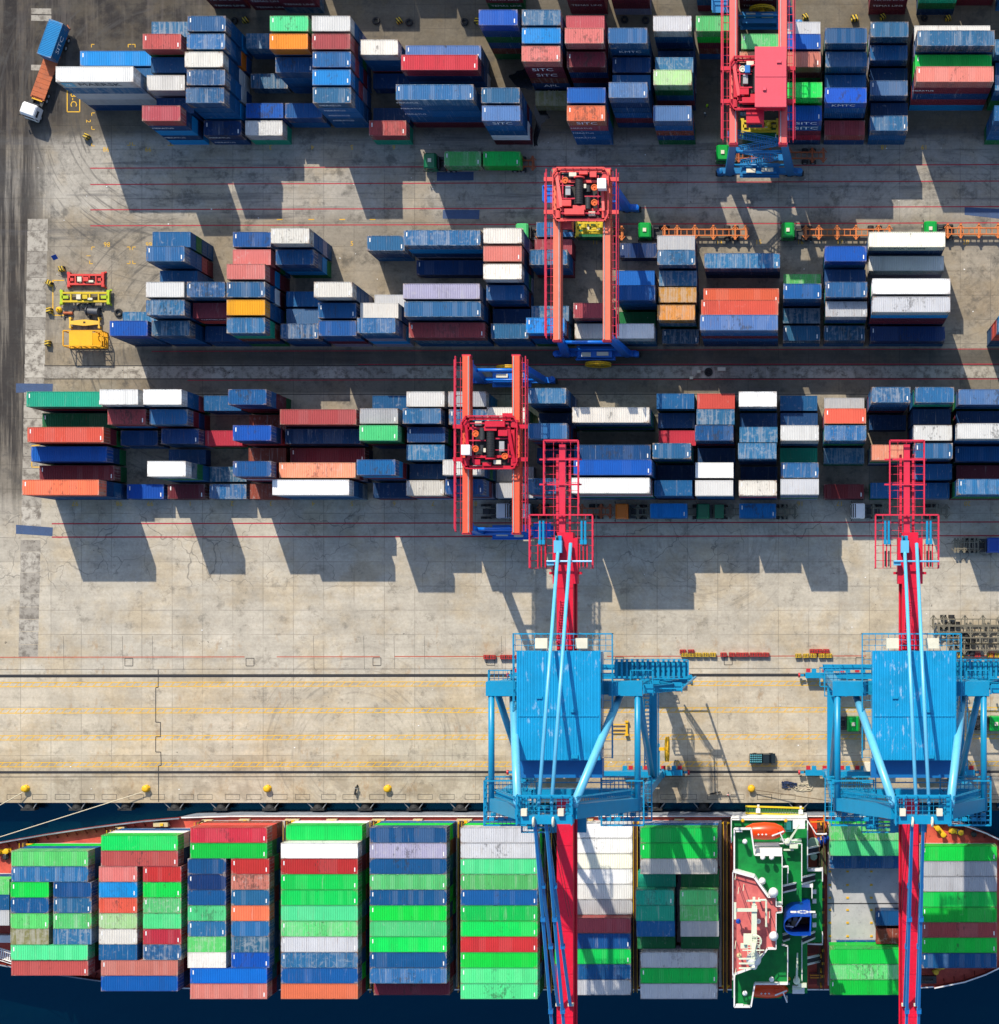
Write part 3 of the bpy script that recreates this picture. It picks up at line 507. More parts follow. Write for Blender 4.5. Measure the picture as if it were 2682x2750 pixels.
# ================================================================ ground, quay, water, painted markings
QY = -32.55
def ground_mat():
    t = NT('concrete_yard'); p = t.pos(); s = t.sep(p); x, y = s[0], s[1]
    big = t.noise(p, 0.035, 4); mid = t.noise(p, 0.22, 5, 0.65); fine = t.noise(p, 2.2, 4, 0.7)
    hs = t.noise(t.scale(p, (0.03, 0.55, 1)), 1.0, 5, 0.7)         # traffic wear along x
    vs = t.noise(t.scale(p, (0.75, 0.035, 1)), 1.0, 6, 0.7)        # traffic wear along y
    road = alb(208, 200, 184); apron = alb(212, 201, 181); yard = alb(172, 163, 147); dark = alb(128, 120, 106); lane = alb(196, 190, 178)
    c = t.mix(t.step(t.math('ADD', y, t.math('MULTIPLY', big, 3.0)), 19.0, 15.5), road, yard)
    c = t.mix(t.step(y, 17.0, 19.5), road, yard)
    c = t.mix(t.band(y, 65.0, 79.0, 1.5), c, lane); c = t.mix(t.step(t.math('ADD', y, t.math('MULTIPLY', mid, 3.0)), 78.5, 81.0), c, dark)
    c = t.mix(t.step(y, -10.6, -11.6), c, apron)
    # slabs: a tone of its own for each, dark joints
    sx, sy = 5.04, 4.03
    fx = t.math('DIVIDE', x, sx); fy = t.math('DIVIDE', t.math('ADD', y, 0.55), sy)
    cx = t.new('ShaderNodeCombineXYZ'); t.inp(cx.inputs[0], t.math('FLOOR', fx)); t.inp(cx.inputs[1], t.math('FLOOR', fy))
    wn = t.new('ShaderNodeTexWhiteNoise', noise_dimensions='2D'); t.inp(wn.inputs['Vector'], cx.outputs[0])
    tone = t.math('ADD', 0.93, t.math('MULTIPLY', wn.outputs['Value'], 0.11))
    tone = t.math('MULTIPLY', tone, t.math('ADD', 0.50, t.math('MULTIPLY', mid, 0.68)))
    tone = t.math('MULTIPLY', tone, t.math('ADD', 0.74, t.math('MULTIPLY', fine, 0.52)))
    tone = t.math('MULTIPLY', tone, t.math('ADD', 0.72, t.math('MULTIPLY', hs, 0.56)))
    gr = t.noise(t.vadd(p, (17, 3, 0)), 0.9, 8, 0.82); tone = t.math('MULTIPLY', tone, t.math('ADD', 0.72, t.math('MULTIPLY', gr, 0.56)))
    c = t.mix(1.0, c, t.new('ShaderNodeCombineColor').outputs[0]) if False else c
    g = t.new('ShaderNodeCombineColor')
    for i in range(3): t.inp(g.inputs[i], tone)
    c = t.mix(1.0, c, g.outputs[0], 'MULTIPLY')
    warm = t.mix(t.step(t.noise(p, 0.09, 6, 0.7), 0.44, 0.64), c, t.mix(1.0, c, (0.99, 0.92, 0.81), 'MULTIPLY')); c = warm
    jx = t.math('ABSOLUTE', t.math('SUBTRACT', t.math('FRACT', fx), 0.5)); jy = t.math('ABSOLUTE', t.math('SUBTRACT', t.math('FRACT', fy), 0.5))
    j = t.math('MAXIMUM', t.step(jx, 0.486, 0.492), t.step(jy, 0.483, 0.490))
    c = t.mix(t.math('MULTIPLY', j, t.math('ADD', 0.0, t.math('MULTIPLY', t.step(t.noise(p, 0.11, 3), 0.35, 0.6), 0.40))), c, (0.045, 0.042, 0.038))
    # cracks in the road by the cranes
    dv = t.new('ShaderNodeVectorMath', operation='MULTIPLY_ADD'); nz = t.new('ShaderNodeTexNoise'); nz.inputs['Scale'].default_value = 0.35; t.inp(nz.inputs['Vector'], p)
    t.inp(dv.inputs[0], nz.outputs['Color']); t.inp(dv.inputs[1], (4.0, 4.0, 0.0)); t.inp(dv.inputs[2], p)
    vo = t.new('ShaderNodeTexVoronoi', feature='DISTANCE_TO_EDGE'); vo.inputs['Scale'].default_value = 0.17; t.inp(vo.inputs['Vector'], dv.outputs[0])
    ck = t.math('MULTIPLY', t.math('SUBTRACT', 1.0, t.step(vo.outputs['Distance'], 0.003, 0.011)), t.band(y, 3.0, 17.0, 2.5))
    ck = t.math('MULTIPLY', ck, t.step(t.noise(p, 0.05, 2), 0.42, 0.5)); c = t.mix(t.math('MULTIPLY', ck, 0.5), c, (0.05, 0.05, 0.05))
    # oily wheel lanes beside the track, tyre-blackened west road, dark stains, rust
    oil = t.math('MAXIMUM', t.band(y, 40.2, 42.9, 0.35), t.math('MULTIPLY', t.band(y, 35.6, 38.0, 0.3), 0.65))
    oil = t.math('MULTIPLY', oil, t.math('MULTIPLY', t.step(x, -122.0, -95.0), t.math('ADD', 0.45, t.math('MULTIPLY', hs, 0.85), clamp=True), clamp=True))
    c = t.mix(t.math('MULTIPLY', oil, 0.78), c, (0.018, 0.018, 0.02))
    west = t.math('MULTIPLY', t.step(t.math('ADD', x, t.math('MULTIPLY', t.math('SUBTRACT', vs, 0.5), 15.0)), -120.0, -124.5), t.step(t.math('ADD', y, t.math('MULTIPLY', mid, 12.0)), 12.0, 34.0))
    far = t.math('MULTIPLY', t.step(t.math('ADD', t.math('MULTIPLY', x, 0.55), t.math('MULTIPLY', y, -1.0)), -138.0, -150.0), t.step(x, -84.0, -100.0))
    asp = t.math('MAXIMUM', t.math('MULTIPLY', west, t.math('ADD', 0.62, t.math('MULTIPLY', t.step(vs, 0.40, 0.56), 0.38))), t.math('MULTIPLY', far, t.math('ADD', 0.55, t.math('MULTIPLY', t.step(mid, .4, .62), 0.45))))
    c = t.mix(t.math('MULTIPLY', asp, 0.9), c, t.mix(t.step(vs, 0.36, 0.56), (0.062, 0.055, 0.054), (0.016, 0.015, 0.018)))
    tw = t.math('MULTIPLY', t.band(y, 60.0, 79.5, 1.2), t.math('ADD', t.step(hs, 0.50, 0.68), t.math('MULTIPLY', t.step(x, -100.0, -60.0), 0.25)))
    c = t.mix(t.math('MULTIPLY', tw, 0.6), c, (0.075, 0.074, 0.078))
    yd = t.math('MULTIPLY', t.step(y, 17.5, 19.0), t.step(t.noise(p, 0.3, 6, 0.75), 0.5, 0.66)); c = t.mix(t.math('MULTIPLY', yd, 0.6), c, (0.06, 0.058, 0.055))
    stn = t.step(t.noise(t.vadd(p, (51, 7, 0)), 0.33, 7, 0.78), 0.53, 0.66); c = t.mix(t.math('MULTIPLY', stn, 0.42), c, (0.085, 0.075, 0.06))
    spt = t.step(t.noise(t.vadd(p, (5, 77, 0)), 1.3, 3, 0.6), 0.70, 0.74); c = t.mix(t.math('MULTIPLY', spt, 0.7), c, (0.05, 0.045, 0.04))
    rs = t.math('MULTIPLY', t.step(t.noise(t.scale(p, (0.5, 0.22, 1), (3, 3, 0)), 1.0, 7, 0.76), 0.555, 0.68), t.step(y, 4.0, -9.0))
    c = t.mix(t.math('MULTIPLY', rs, 0.5), c, (0.30, 0.18, 0.08))
    edge = t.math('MULTIPLY', t.band(y, QY, -25.0, 0.8), t.step(mid, 0.42, 0.62)); c = t.mix(t.math('MULTIPLY', edge, 0.5), c, (0.13, 0.10, 0.065))
    # curved tyre marks where lorries turn
    for (ax_, ay_, r0, r1, xl) in ((-101.0, 82.0, 12.0, 31.0, 0.0), (-96.0, 44.0, 9.0, 24.0, 0.0), (27.0, 60.0, 7.0, 19.0, 1.0), (-12.0, 12.0, 5.0, 15.0, 1.0), (-70.0, -24.0, 6.0, 19.0, 1.0)):
        dx = t.math('SUBTRACT', x, ax_); dy = t.math('SUBTRACT', y, ay_); rd = t.math('SQRT', t.math('ADD', t.math('MULTIPLY', dx, dx), t.math('MULTIPLY', dy, dy))); an = t.math('ARCTAN2', dy, t.math('MULTIPLY', dx, -1.0))
        cv = t.new('ShaderNodeCombineXYZ'); t.inp(cv.inputs[0], t.math('MULTIPLY', rd, 1.5)); t.inp(cv.inputs[1], t.math('MULTIPLY', an, 1.6)); t.inp(cv.inputs[2], ax_)
        tm = t.math('MULTIPLY', t.step(t.noise(cv.outputs[0], 1.0, 4, 0.65), 0.52, 0.66), t.band(rd, r0, r1, 4.0))
        if not xl: tm = t.math('MULTIPLY', tm, t.step(dx, 4.0, -4.0))
        c = t.mix(t.math('MULTIPLY', tm, 0.28 if xl else 0.62), c, (0.065, 0.062, 0.06))
    t.bump(fine, 0.15, 0.02)
    return t.out(c, 0.9, 0, 0.15)
g = MB(); g.quad((-700, QY, 0), (700, QY, 0), (700, 900, 0), (-700, 900, 0)); g.quad((-700, QY, -1.6), (700, QY, -1.6), (700, QY, 0), (-700, QY, 0))
struct(g.obj('ground', ground_mat()))
# quay wall below the deck edge: piles and a darker beam
m = MB(); m.box(-700, 700, QY+.35, QY+2.2, -6, -.02)
QW = m.obj('quay_wall', paint('wet_concrete', (0.03, 0.032, 0.033), .8, .6)); tag(QW, 'dark wet concrete quay wall under the dock edge', 'quay wall')
def water_mat():
    t = NT('harbour_water'); p = t.pos()
    n1 = t.noise(t.scale(p, (0.03, 0.09, 1)), 1.0, 4); n2 = t.noise(p, 0.5, 4); n3 = t.noise(p, 2.2, 5, 0.75)
    c = t.mix(t.step(n1, 0.35, 0.7), (0.0, 0.0035, 0.008), (0.0, 0.007, 0.013))
    c = t.mix(t.math('MULTIPLY', t.step(n2, 0.56, 0.7), 0.5), c, (0.001, 0.009, 0.011))
    c = t.mix(t.step(n3, 0.775, 0.80), c, (0.03, 0.06, 0.09))      # scraps of froth
    t.bump(t.math('ADD', n2, t.math('MULTIPLY', n3, 0.25)), 0.25, 0.25)
    t.b.inputs['Specular Tint'].default_value = (0.05, 0.55, 1.0, 1.0)
    return t.out(c, 0.22, 0, 0.8)
struct(MB().quad((-900, -900, -3), (900, -900, -3), (900, QY+1, -3), (-900, QY+1, -3)).obj('water', water_mat()))
RED = paint('red_road_paint', alb(185, 30, 55), .7, .5); ORED = paint('worn_red_paint', alb(195, 80, 50), .7, .6); YEL = paint('yellow_road_paint', alb(245, 190, 35), .7, .55)
BLU = paint('blue_road_paint', alb(58, 84, 125), .7, .5); DRK = paint('dark_joint', (0.022, 0.022, 0.024), .8, .3); RAILM = paint('rail_steel', (0.035, 0.034, 0.038), .5, .4, .3)
Z1, Z2, Z3 = .004, .008, .012
def strip(mb, a, b, w, z):
    d = Vector((b[0]-a[0], b[1]-a[1])); n = Vector((-d.y, d.x)).normalized()*w/2
    return mb.quad((a[0]-n.x, a[1]-n.y, z), (b[0]-n.x, b[1]-n.y, z), (b[0]+n.x, b[1]+n.y, z), (a[0]+n.x, a[1]+n.y, z))
m = MB()
for yl, yr in ((1222, 1195), (1340, 1315), (1524, 1500), (1640, 1618)): strip(m, P(0, 0, 655, yl), P(3, 0, 1960, yr), .17, Z2)
for yl, yr in ((115, 102), (212, 202)): strip(m, P(0, 2, 375, yl), P(3, 2, 1960, yr), .2, Z2)
for x0, yl, yr in ((1100, 708, 690), (1360, 918, 908), (2600, 803, 800)): strip(m, P(0, 1, x0, yl), P(3, 1, 1960, yr), .13, Z2)
m.mat(1)
for a, b in (((0, -40, 1085), (0, 1775, 1082)), ((1, 105, 1082), (1, 855, 1081)), ((1, 960, 1080), (1, 1840, 1079)), ((2, 600, 1078), (3, 940, 1075)), ((3, 1590, 1073), (3, 1960, 1072))): strip(m, P(a[0], 2, *a[1:]), P(b[0], 2, *b[1:]), .14, Z2)
struct(m.obj('painted_lane_line', [RED, ORED]))
m = MB()
for yl, yr in ((1268, 1256), (1460, 1449), (1655, 1645), (1850, 1842)):
    for dd in (0, 31): strip(m, P(0, 2, -60, yl+dd), P(3, 2, 1980, yr+dd), .12, Z2)
    for i in range(132):
        f = i/131; xx = -60+(7330+60)*f; yy = yl+(yr-yl)*f
        strip(m, P(0, 2, xx, yy+29), P(0, 2, xx+27, yy+2), .1, Z3)
struct(m.obj('yellow_hatched_line', t_worn := YEL))
m = MB()
for r, yl, yr, wd in ((2, 1221, 1212, .5), (3, 76, 72, .42)):      # crane rails in their slots
    a, b = P(0, r, -60, yl), P(3, r, 1980, yr); strip(m, a, b, wd, Z2)
m.mat(1)
for r, yl, yr in ((2, 1221, 1212), (3, 76, 72)):
    a, b = P(0, r, -60, yl), P(3, r, 1980, yr); m.bar((a[0], a[1], .03), (b[0], b[1], .03), .11, .06)
m.mat(0); strip(m, P(0, 3, -60, 110), P(3, 3, 1980, 103), .1, Z2)
for yl, yr in ((812, 806), (908, 903), (1020, 1018)): strip(m, P(0, 1, 320, yl), P(3, 1, 1980, yr), .13, Z3)
struct(m.obj('crane_rail', [DRK, RAILM]))
m = MB()                                                           # zigzag expansion joint, hatches, plates
zz = [(1148, 1175), (1148, 1303), (1130, 1305), (1130, 1557), (1165, 1557), (1165, 1662), (1130, 1662), (1130, 1773), (1167, 1773), (1170, 1870), (1150, 1875), (1151, 2135)]
for a, b in zip(zz, zz[1:]): strip(m, P(0, 2, *a), P(0, 2, *b), .13, Z3)
def outline(mb, c, r, x0, y0, x1, y1, w, z):
    q = [P(c, r, x0, y0), P(c, r, x1, y0), P(c, r, x1, y1), P(c, r, x0, y1)]
    for a, b in zip(q, q[1:]+q[:1]): strip(mb, a, b, w, z)
for c, x, y in ((0, 935, 1120), (0, 1815, 1120), (1, 833, 1117), (1, 1660, 1115), (2, 690, 1112), (2, 1480, 1112), (3, 895, 1115)): outline(m, c, 2, x-29, y-28, x+29, y+28, .1, Z3)
for c, xs in ((0, (50, 235, 400, 580, 740, 935, 1090, 1300, 1435, 1635, 1790)), (1, (75, 240, 430, 585, 780, 937, 1130, 1290, 1473)), (2, (820, 990, 1145, 1330, 1490, 1690)), (3, (150, 320, 1830))):
    for x in xs: outline(m, c, 3, x, 236, x+105, 274, .06, Z3)
strip(m, P(0, 2, -60, 1173), P(3, 2, 1980, 1165), .06, Z1)
for x in (458, 887, 1105, 1325, 2275, 2640, 2860, 3080, 3640): strip(m, P(0, 2, x, 930), P(0, 2, x+6, 1170), .05, Z1)
struct(m.obj('expansion_joint', DRK))
m = MB()
for c, r, q in ((0, 2, ((115, 122), (383, 142), (380, 205), (115, 188))), (0, 1, ((115, 940), (383, 943), (380, 998), (115, 1008))), (1, 0, ((1268, 1250), (1535, 1248), (1535, 1310), (1268, 1314))), (1, 0, ((1312, 1525), (1578, 1525), (1575, 1592), (1310, 1588))), (3, 0, ((1655, 1505), (1960, 1520), (1960, 1595), (1655, 1560)))):
    m.quad(*[P(c, r, *a)[:2]+(Z3,) for a in q][::-1])
struct(m.obj('blue_painted_patch', BLU))
# slabs: drain covers along the west road and the strip between the rails
def slab_mat():
    t = NT('cover_slab'); o = t.pos(); a = t.new('ShaderNodeAttribute', attribute_name='tone')
    n = t.noise(o, 0.8, 5, .7); n2 = t.noise(o, 4, 3)
    c = t.mix(a.outputs['Fac'], alb(152, 146, 136), alb(192, 186, 174)); c = t.mix(t.step(n, .42, .66), c, alb(108, 101, 93)); c = t.mix(t.math('MULTIPLY', n2, .22), c, alb(200, 194, 182))
    c = t.mix(t.step(t.noise(o, 2.6, 2), .68, .72), c, (.04, .04, .04)); return t.out(c, .9, 0, .15)
SLAB = slab_mat()
def slabs(name, quads):
    m = MB()
    for q in quads: m.quad(*q)
    o = m.obj(name, SLAB); at = o.data.attributes.new('tone', 'FLOAT', 'FACE'); at.data.foreach_set('value', [random.random() for _ in quads]); return struct(o)
q = []; y = 1590.0                                                 # crop units, r = 0
while y < 3689+1065:
    f = (y-1590)/(3689+1065-1590); l = 200-68*f; h = random.choice((90, 95, 100, 150, 88)); r_ = l+146-4*f
    if not 3689+115 < y < 3689+200: q.append([P(0, 0, l, y+h-3)[:2]+(Z1,), P(0, 0, r_, y+h-3)[:2]+(Z1,), P(0, 0, r_, y)[:2]+(Z1,), P(0, 0, l, y)[:2]+(Z1,)])
    y += h
for y in (60, 110, 470): q.append([P(0, 0, 225, y+40)[:2]+(Z1,), P(0, 0, 372, y+44)[:2]+(Z1,), P(0, 0, 372, y+2)[:2]+(Z1,), P(0, 0, 225, y)[:2]+(Z1,)])
slabs('drain_cover_slab', q)
q = []; x = 322.0
while x < 7330:
    h = random.choice((172, 172, 172, 145, 55, 30)); q.append([P(0, 1, x, 903)[:2]+(Z1,), P(0, 1, x+h-2, 903)[:2]+(Z1,), P(0, 1, x+h-2, 817)[:2]+(Z1,), P(0, 1, x, 817)[:2]+(Z1,)]); x += h
slabs('track_cover_slab', q)
# yellow numbers and corner marks of the slots
def gtext(words, c, r, x, y, size, rot, m_=YEL):
    a = P(c, r, x, y); o = lettering(words, m_, (a[0], a[1], Z3), (0, 0, R(rot)), size, name='painted_number'); return struct(o)
for wd, x in (('97', 545), ('98', 865), ('99', 1090), ('1', 1380), ('2', 1685), ('3', 1967), ('4', 2274), ('5', 2554), ('6', 2862), ('7', 3144), ('8', 3454), ('16', 5812), ('17', 6098), ('20', 7025)): gtext(wd, 0, 1, x, 1812, 1.1, 180)
for wd, x in (('98', 770), ('99', 1075), ('3', 1964), ('4', 2269), ('5', 2554), ('6', 2859), ('18', 6420), ('19', 6712)): gtext(wd, 0, 0, x, 1083 if x < 1500 else 1068, 1.1, 180)
for wd, x in (('98', 775), ('99', 1080), ('5', 2555), ('11', 4322), ('14', 5222), ('15', 5508), ('16', 5812), ('17', 6098), ('20', 7014)): gtext(wd, 0, 0, x, 1778 if x < 2000 else 1770 if x < 3000 else 1760, 1.1, 0)
gtext('2', 0, 0, 640, 880, 1.1, -90); gtext('1', 0, 0, 640, 1858, 1.0, -90); gtext('A3-C', 0, 0, 532, 705, 1.5, -90)
m = MB(); outline(m, 0, 0, 487, 630, 578, 812, .16, Z2)
for x, y, dx, dy in ((663, 322, 1, 1), (930, 322, 1, 1), (980, 322, -1, 1), (665, 1060, 1, -1), (943, 1055, -1, -1), (960, 1055, 1, -1), (1238, 1055, 1, -1), (1238, 1055, -1, -1), (665, 1794, 1, 1), (943, 1794, -1, 1), (962, 1794, 1, 1), (650, 1915, 1, -1), (943, 1915, -1, -1), (963, 1915, 1, -1), (665, 820, 1, 1), (665, 940, 1, -1)):
    a = P(0, 0, x, y); strip(m, a, P(0, 0, x+22*dx, y), .12, Z2); strip(m, a, P(0, 0, x, y+22*dy), .12, Z2)
for a, b in (((383, 190), (383, 447)), ((383, 445), (475, 445)), ((383, 192), (465, 192)), ((225, 1395), (300, 1385)), ((230, 1490), (230, 1550)), ((228, 1548), (290, 1548))): strip(m, P(0, 1, *a), P(0, 1, *b), .16, Z2)
for x in (125, 355, 580, 800): strip(m, P(1, 0, x-20, 1594), P(1, 0, x+22, 1594), .16, Z2)
struct(m.obj('yellow_slot_mark', YEL))

def blot(name, c, r, pts, mt, z=Z1):
    rr = random.Random(len(pts)); q = []
    for (a, b), (d, e) in zip(pts, pts[1:]+pts[:1]):
        for k in range(5): f = k/5; q.append(P(c, r, a+(d-a)*f+rr.uniform(-9, 9), b+(e-b)*f+rr.uniform(-9, 9))[:2])
    mb = MB(); a = sum(p[0]*s[1]-s[0]*p[1] for p, s in zip(q, q[1:]+q[:1])); q = q if a > 0 else q[::-1]; mb._add([(x, y, z) for x, y in q], [tuple(range(len(q)))]); return struct(mb.obj(name, mt))
WET = paint('oily_puddle', (.006, .007, .009), .12, .2)
blot('puddle', 2, 0, [(75, 770), (110, 705), (160, 800), (185, 850), (120, 900), (95, 1060), (70, 1060), (78, 900)], WET); blot('puddle', 1, 0, [(1790, 540), (1900, 500), (1990, 560), (1960, 650), (1830, 620)], WET)
# ================================================================ ship-to-shore cranes
SB = paint('crane_blue', alb(10, 150, 200), .35, .25, .04); SBL = paint('crane_blue_highlit', alb(100, 190, 232), .3, .2, .03); SBD = paint('crane_deep_blue', alb(14, 112, 182), .38, .25, .05)  # SBL: crane blue paled by the tubes' highlight, put into the colour
SR = paint('boom_red', alb(230, 10, 55), .42, .45, .12); SRL = paint('rail_red', alb(225, 45, 75), .4, .25, .1); BLK = paint('black_steel', (.012, .012, .014), .5, .3); CREAM = paint('cream_cabinet', alb(235, 228, 205), .5, .3)
YELP = paint('yellow_steel', alb(245, 190, 25), .45, .3, .1); RUB = paint('tyre_rubber', (.014, .014, .015), .75, .35); GLS = paint('dark_glass', (.012, .02, .03), .12, .1); MOTR = paint('motor_red', alb(200, 35, 50), .45, .25); DKG = paint('dark_machinery', (.025, .027, .03), .5, .4)
def roof_mat(name, col):                                           # ribbed sheet with worn bright patches
    t = NT(name); p = t.pos(); n = t.noise(p, .25, 5, .7); n2 = t.noise(t.scale(p, (1.2, .35, 1)), 1.6, 4, .7)
    c = t.mix(t.step(n, .4, .7), col, tuple(q*.84 for q in col)); c = t.mix(t.math('MULTIPLY', t.math('MULTIPLY', t.step(n2, .56, .68), .5), t.step(t.noise(p, .16, 3), .48, .58)), c, tuple(min(1, q*.5+.4) for q in col))
    w_ = t.new('ShaderNodeTexWave', wave_type='BANDS', bands_direction='X'); w_.inputs['Scale'].default_value = 1.0; t.inp(w_.inputs['Vector'], t.coord())
    t.bump(w_.outputs['Fac'], .6, .08); return t.out(c, .4, 0, .4)
ROOFB = roof_mat('house_roof_blue', alb(14, 160, 218))
def sts(cx, label, reel_side=1):
    T = thing('quay_crane', label, 'quay crane', (cx, -19.35, 0), 0, 'blue ship-to-shore cranes on the quay')
    yl, yw = 8.05, -8.05; X, ZU = 10.2, 42.6
    def part(nm, mb, mt=SB, par=None, smooth=False): return mb.obj(nm, mt, par or T, None, smooth)
    for y in (yl, yw):
        for sx in (-1, 1):
            for xb in (13.0, 10.3, 7.4, 4.9):
                m = MB(); x = sx*xb; m.cbox((x, y, .95), (1.9, .9, .7))
                m.mat(1); m.cbox((x-.45*sx, y+.75, 1.15), (.75, .7, .6)); m.mat(2); m.cbox((x+.5*sx, y+.8, 1.1), (.7, .6, .5))
                m.mat(3)
                for q in (-.55, .55): m.disc((x+q, y, .45), (0, 1, 0), .42, .3, 14)
                part('bogie', m, [SB, SB, MOTR, BLK])
            m = MB(); m.bar((sx*14.2, y, 1.0), (sx*14.9, y, 1.0), .35); m.mat(1); m.disc((sx*15, y, 1.0), (1, 0, 0), .4, .3); part('buffer', m, [SB, MOTR])
            m = MB(); m.bar((sx*14.0, y, 1.6), (sx*4.3, y, 1.6), .9, .5); m.bar((sx*X, y, 1.8), (sx*X, y, 3.2), 1.6, 1.4); part('equaliser_beam', m)
        part('sill_beam', MB().bar((-X-1, y, 3.6), (X+1, y, 3.6), 1.0, 1.5))
        for sx in (-1, 1): part('leg', MB().bar((sx*X, y, 4.2), (sx*X, y, ZU-1.5), 1.5, 1.3, 1.15, 1.15, up=(0, 1, 0)))
    for sx in (-1, 1):
        part('portal_beam', MB().bar((sx*X, yl, 14), (sx*X, yw, 14), 1.15, 1.6))
        part('upper_tie', MB().tube((sx*X, yl+.4, ZU), (sx*X, yw-.9, ZU), .44, 16), SB, None, True)
        part('diagonal_brace', MB().tube((sx*(X-.2), yl, ZU-2), (sx*(X-.2), yw+.7, 15), .5, 16), SB, None, True)
        part('frame_tube', MB().tube((sx*7.7, yl-.6, 39.5), (sx*3.6, yw+2.0, 60.5), .56, 16), SBL, None, True)
        m = MB(); m.bar((sx*(X-.1), yw-.2, ZU-1), (sx*3.2, yw+1.1, 60), 1.5, 1.7, 1.7, 1.9, up=(0, 1, 0)); part('frame_leg', m)
        m = MB(); m.bar((sx*(X-1.2), yw-.2, ZU-3.0), (sx*(X-4.5), yw-.2, ZU-3.0), 1.6, 1.6); m.rail([(sx*X, yw-2.4, ZU-2), (sx*(X-5.5), yw-2.4, ZU-2), (sx*(X-5.5), yw+1.6, ZU-2), (sx*X, yw+1.6, ZU-2)], 1.1, .06); m.grid(min(sx*X, sx*(X-5.5)), max(sx*X, sx*(X-5.5)), yw-2.4, yw+1.6, ZU-2, .8, .07)
        for q in (.0, .55): m.disc((sx*(X-2.0-q), yw-.6, ZU-1.1), (1, 0, 0), .62, .25, 18)
        part('hinge_platform', m)
        for zz_, w0, w1 in ((ZU-5.5, 4.6, X+1.6), (ZU-.4, X-5.0, X+.9)):
            m = MB(); xa, xb = sorted((sx*w0, sx*w1)); m.grid(xa, xb, yw-3.0, yw+3.2, zz_, .62, .07); m.rail([(xa, yw-3.0, zz_), (xb, yw-3.0, zz_), (xb, yw+3.2, zz_), (xa, yw+3.2, zz_)], 1.15, .075, 1.2, True, True)
            for q in range(4): m.cbox((xa+1.0+q*(xb-xa-2)/3, yw-2.2, zz_+.45), (.7, .5, .8))
            part('service_gallery', m)
        m = MB(); a_, b_ = Vector((sx*(X-.4), yw+1.1, ZU-1)), Vector((sx*4.0, yw+2.3, 60.4)); sd_ = Vector((0, .75, 0))
        for q in (0, 1): m.bar(a_+sd_*q, b_+sd_*q, .12); m.bar(a_+sd_*q+Vector((0, 0, 1)), b_+sd_*q+Vector((0, 0, 1)), .1)
        for q in range(26): c_ = a_.lerp(b_, q/25); m.bar(c_, c_+sd_, .1); (q % 3 == 0) and m.bar(c_+sd_, c_+sd_+Vector((0, 0, 1)), .08)
        part('leg_ladder', m)
        m = MB(); z_ = 9.0; m.grid(sx*X-1.6, sx*X+1.6, yl-1.4, yl+1.6, z_, .6, .07); m.rail([(sx*X-1.6, yl-1.4, z_), (sx*X+1.6, yl-1.4, z_), (sx*X+1.6, yl+1.6, z_), (sx*X-1.6, yl+1.6, z_)], 1.1, .07, 1.2, True, True); part('landing', m); m = MB()
        m.grid(sx*X-1.6, sx*X+1.6, yl-1.5, yl+2.2, 35.0, .6, .07); m.rail([(sx*X-1.6, yl-1.5, 35), (sx*X+1.6, yl-1.5, 35), (sx*X+1.6, yl+2.2, 35), (sx*X-1.6, yl+2.2, 35)], 1.1, .07, 1.2, True, True); part('landing', m)
    m = MB(); m.bar((-X-.6, yl, ZU-1.2), (X+.6, yl, ZU-1.2), 1.9, 2.0)
    for sx in (-1, 1): m.box(min(sx*(X+.7), sx*6.2), max(sx*(X+.7), sx*6.2), yl-1.1, yl+.9, ZU-.2, ZU+.5)
    part('cross_beam', m)
    part('cross_beam', MB().bar((-X, yw, 30), (X, yw, 30), 1.3, 1.8))
    # long walkway with ribs on the landward side
    m = MB(); zz = 26.0
    m.box(5.2, X+6.2, yl+.9, yl+3.1, zz-.5, zz-.4); m.rail([(5.2, yl+3.4, zz), (X+6.2, yl+3.4, zz), (X+6.2, yl+.6, zz), (5.2, yl+.6, zz)], 1.1, .07)
    for i in range(14): m.bar((5.6+i*.78, yl+.5, zz), (5.6+i*.78, yl+3.5, zz), .34, .5)
    part('walkway', m)
    m = MB(); m.box(-X-1.0, X+1, yl+1.0, yl+1.9, 4.4, 4.5); m.rail([(-X-1, yl+1.9, 4.5), (X+1, yl+1.9, 4.5)], 1.1, .06); part('walkway', m)
    m = MB(); zs = [(X+2.2, 4.5), (X+4.6, 11.0), (X+2.2, 17.5), (X+4.6, 24.0), (X+2.2, 30.5), (X+4.6, 37.0), (X+2.2, 42.5)]
    for (xa, za), (xb, zb) in zip(zs, zs[1:]):
        m.stairs((xa, yl-.2, za), (xb, yl-.2, zb), 1.0, .5); m.box(min(xb, xb+1.3 if xb > X+3 else xb-1.3), max(xb, xb+1.3 if xb > X+3 else xb-1.3), yl-.8, yl+.5, zb-.06, zb)
        e = 1.3 if xb > X+3 else -1.3; m.rail([(xb, yl+.5, zb), (xb+e, yl+.5, zb), (xb+e, yl-.8, zb)], 1.1, .06)
    for xx in (X+1.0, X+6.1): m.bar((xx, yl-.15, 4), (xx, yl-.15, 42), .28)
    for z in range(5, 42, 6): m.bar((X+1, yl-.15, z), (X+6.1, yl-.15, z), .16); m.bar((X+1, yl-.15, z), (X, yl, z), .16)
    part('stairs', m)
    m = MB(); m.stairs((X-.9, yw+2.5, 15), (X-.9, yl-3, 15.2), .8, .6); m.rail([(X+.9, yw+1, 14.8), (X+.9, yl-1, 14.8)], 1.1, .06); part('walkway', m)
    # machinery house on the girders
    hx, y0, y1, zb, zt = 5.45, -1.55, 13.15, 43.4, 48.4
    m = MB(); m.box(-hx, hx, y0, y1, zb, zt); m.mat(1)
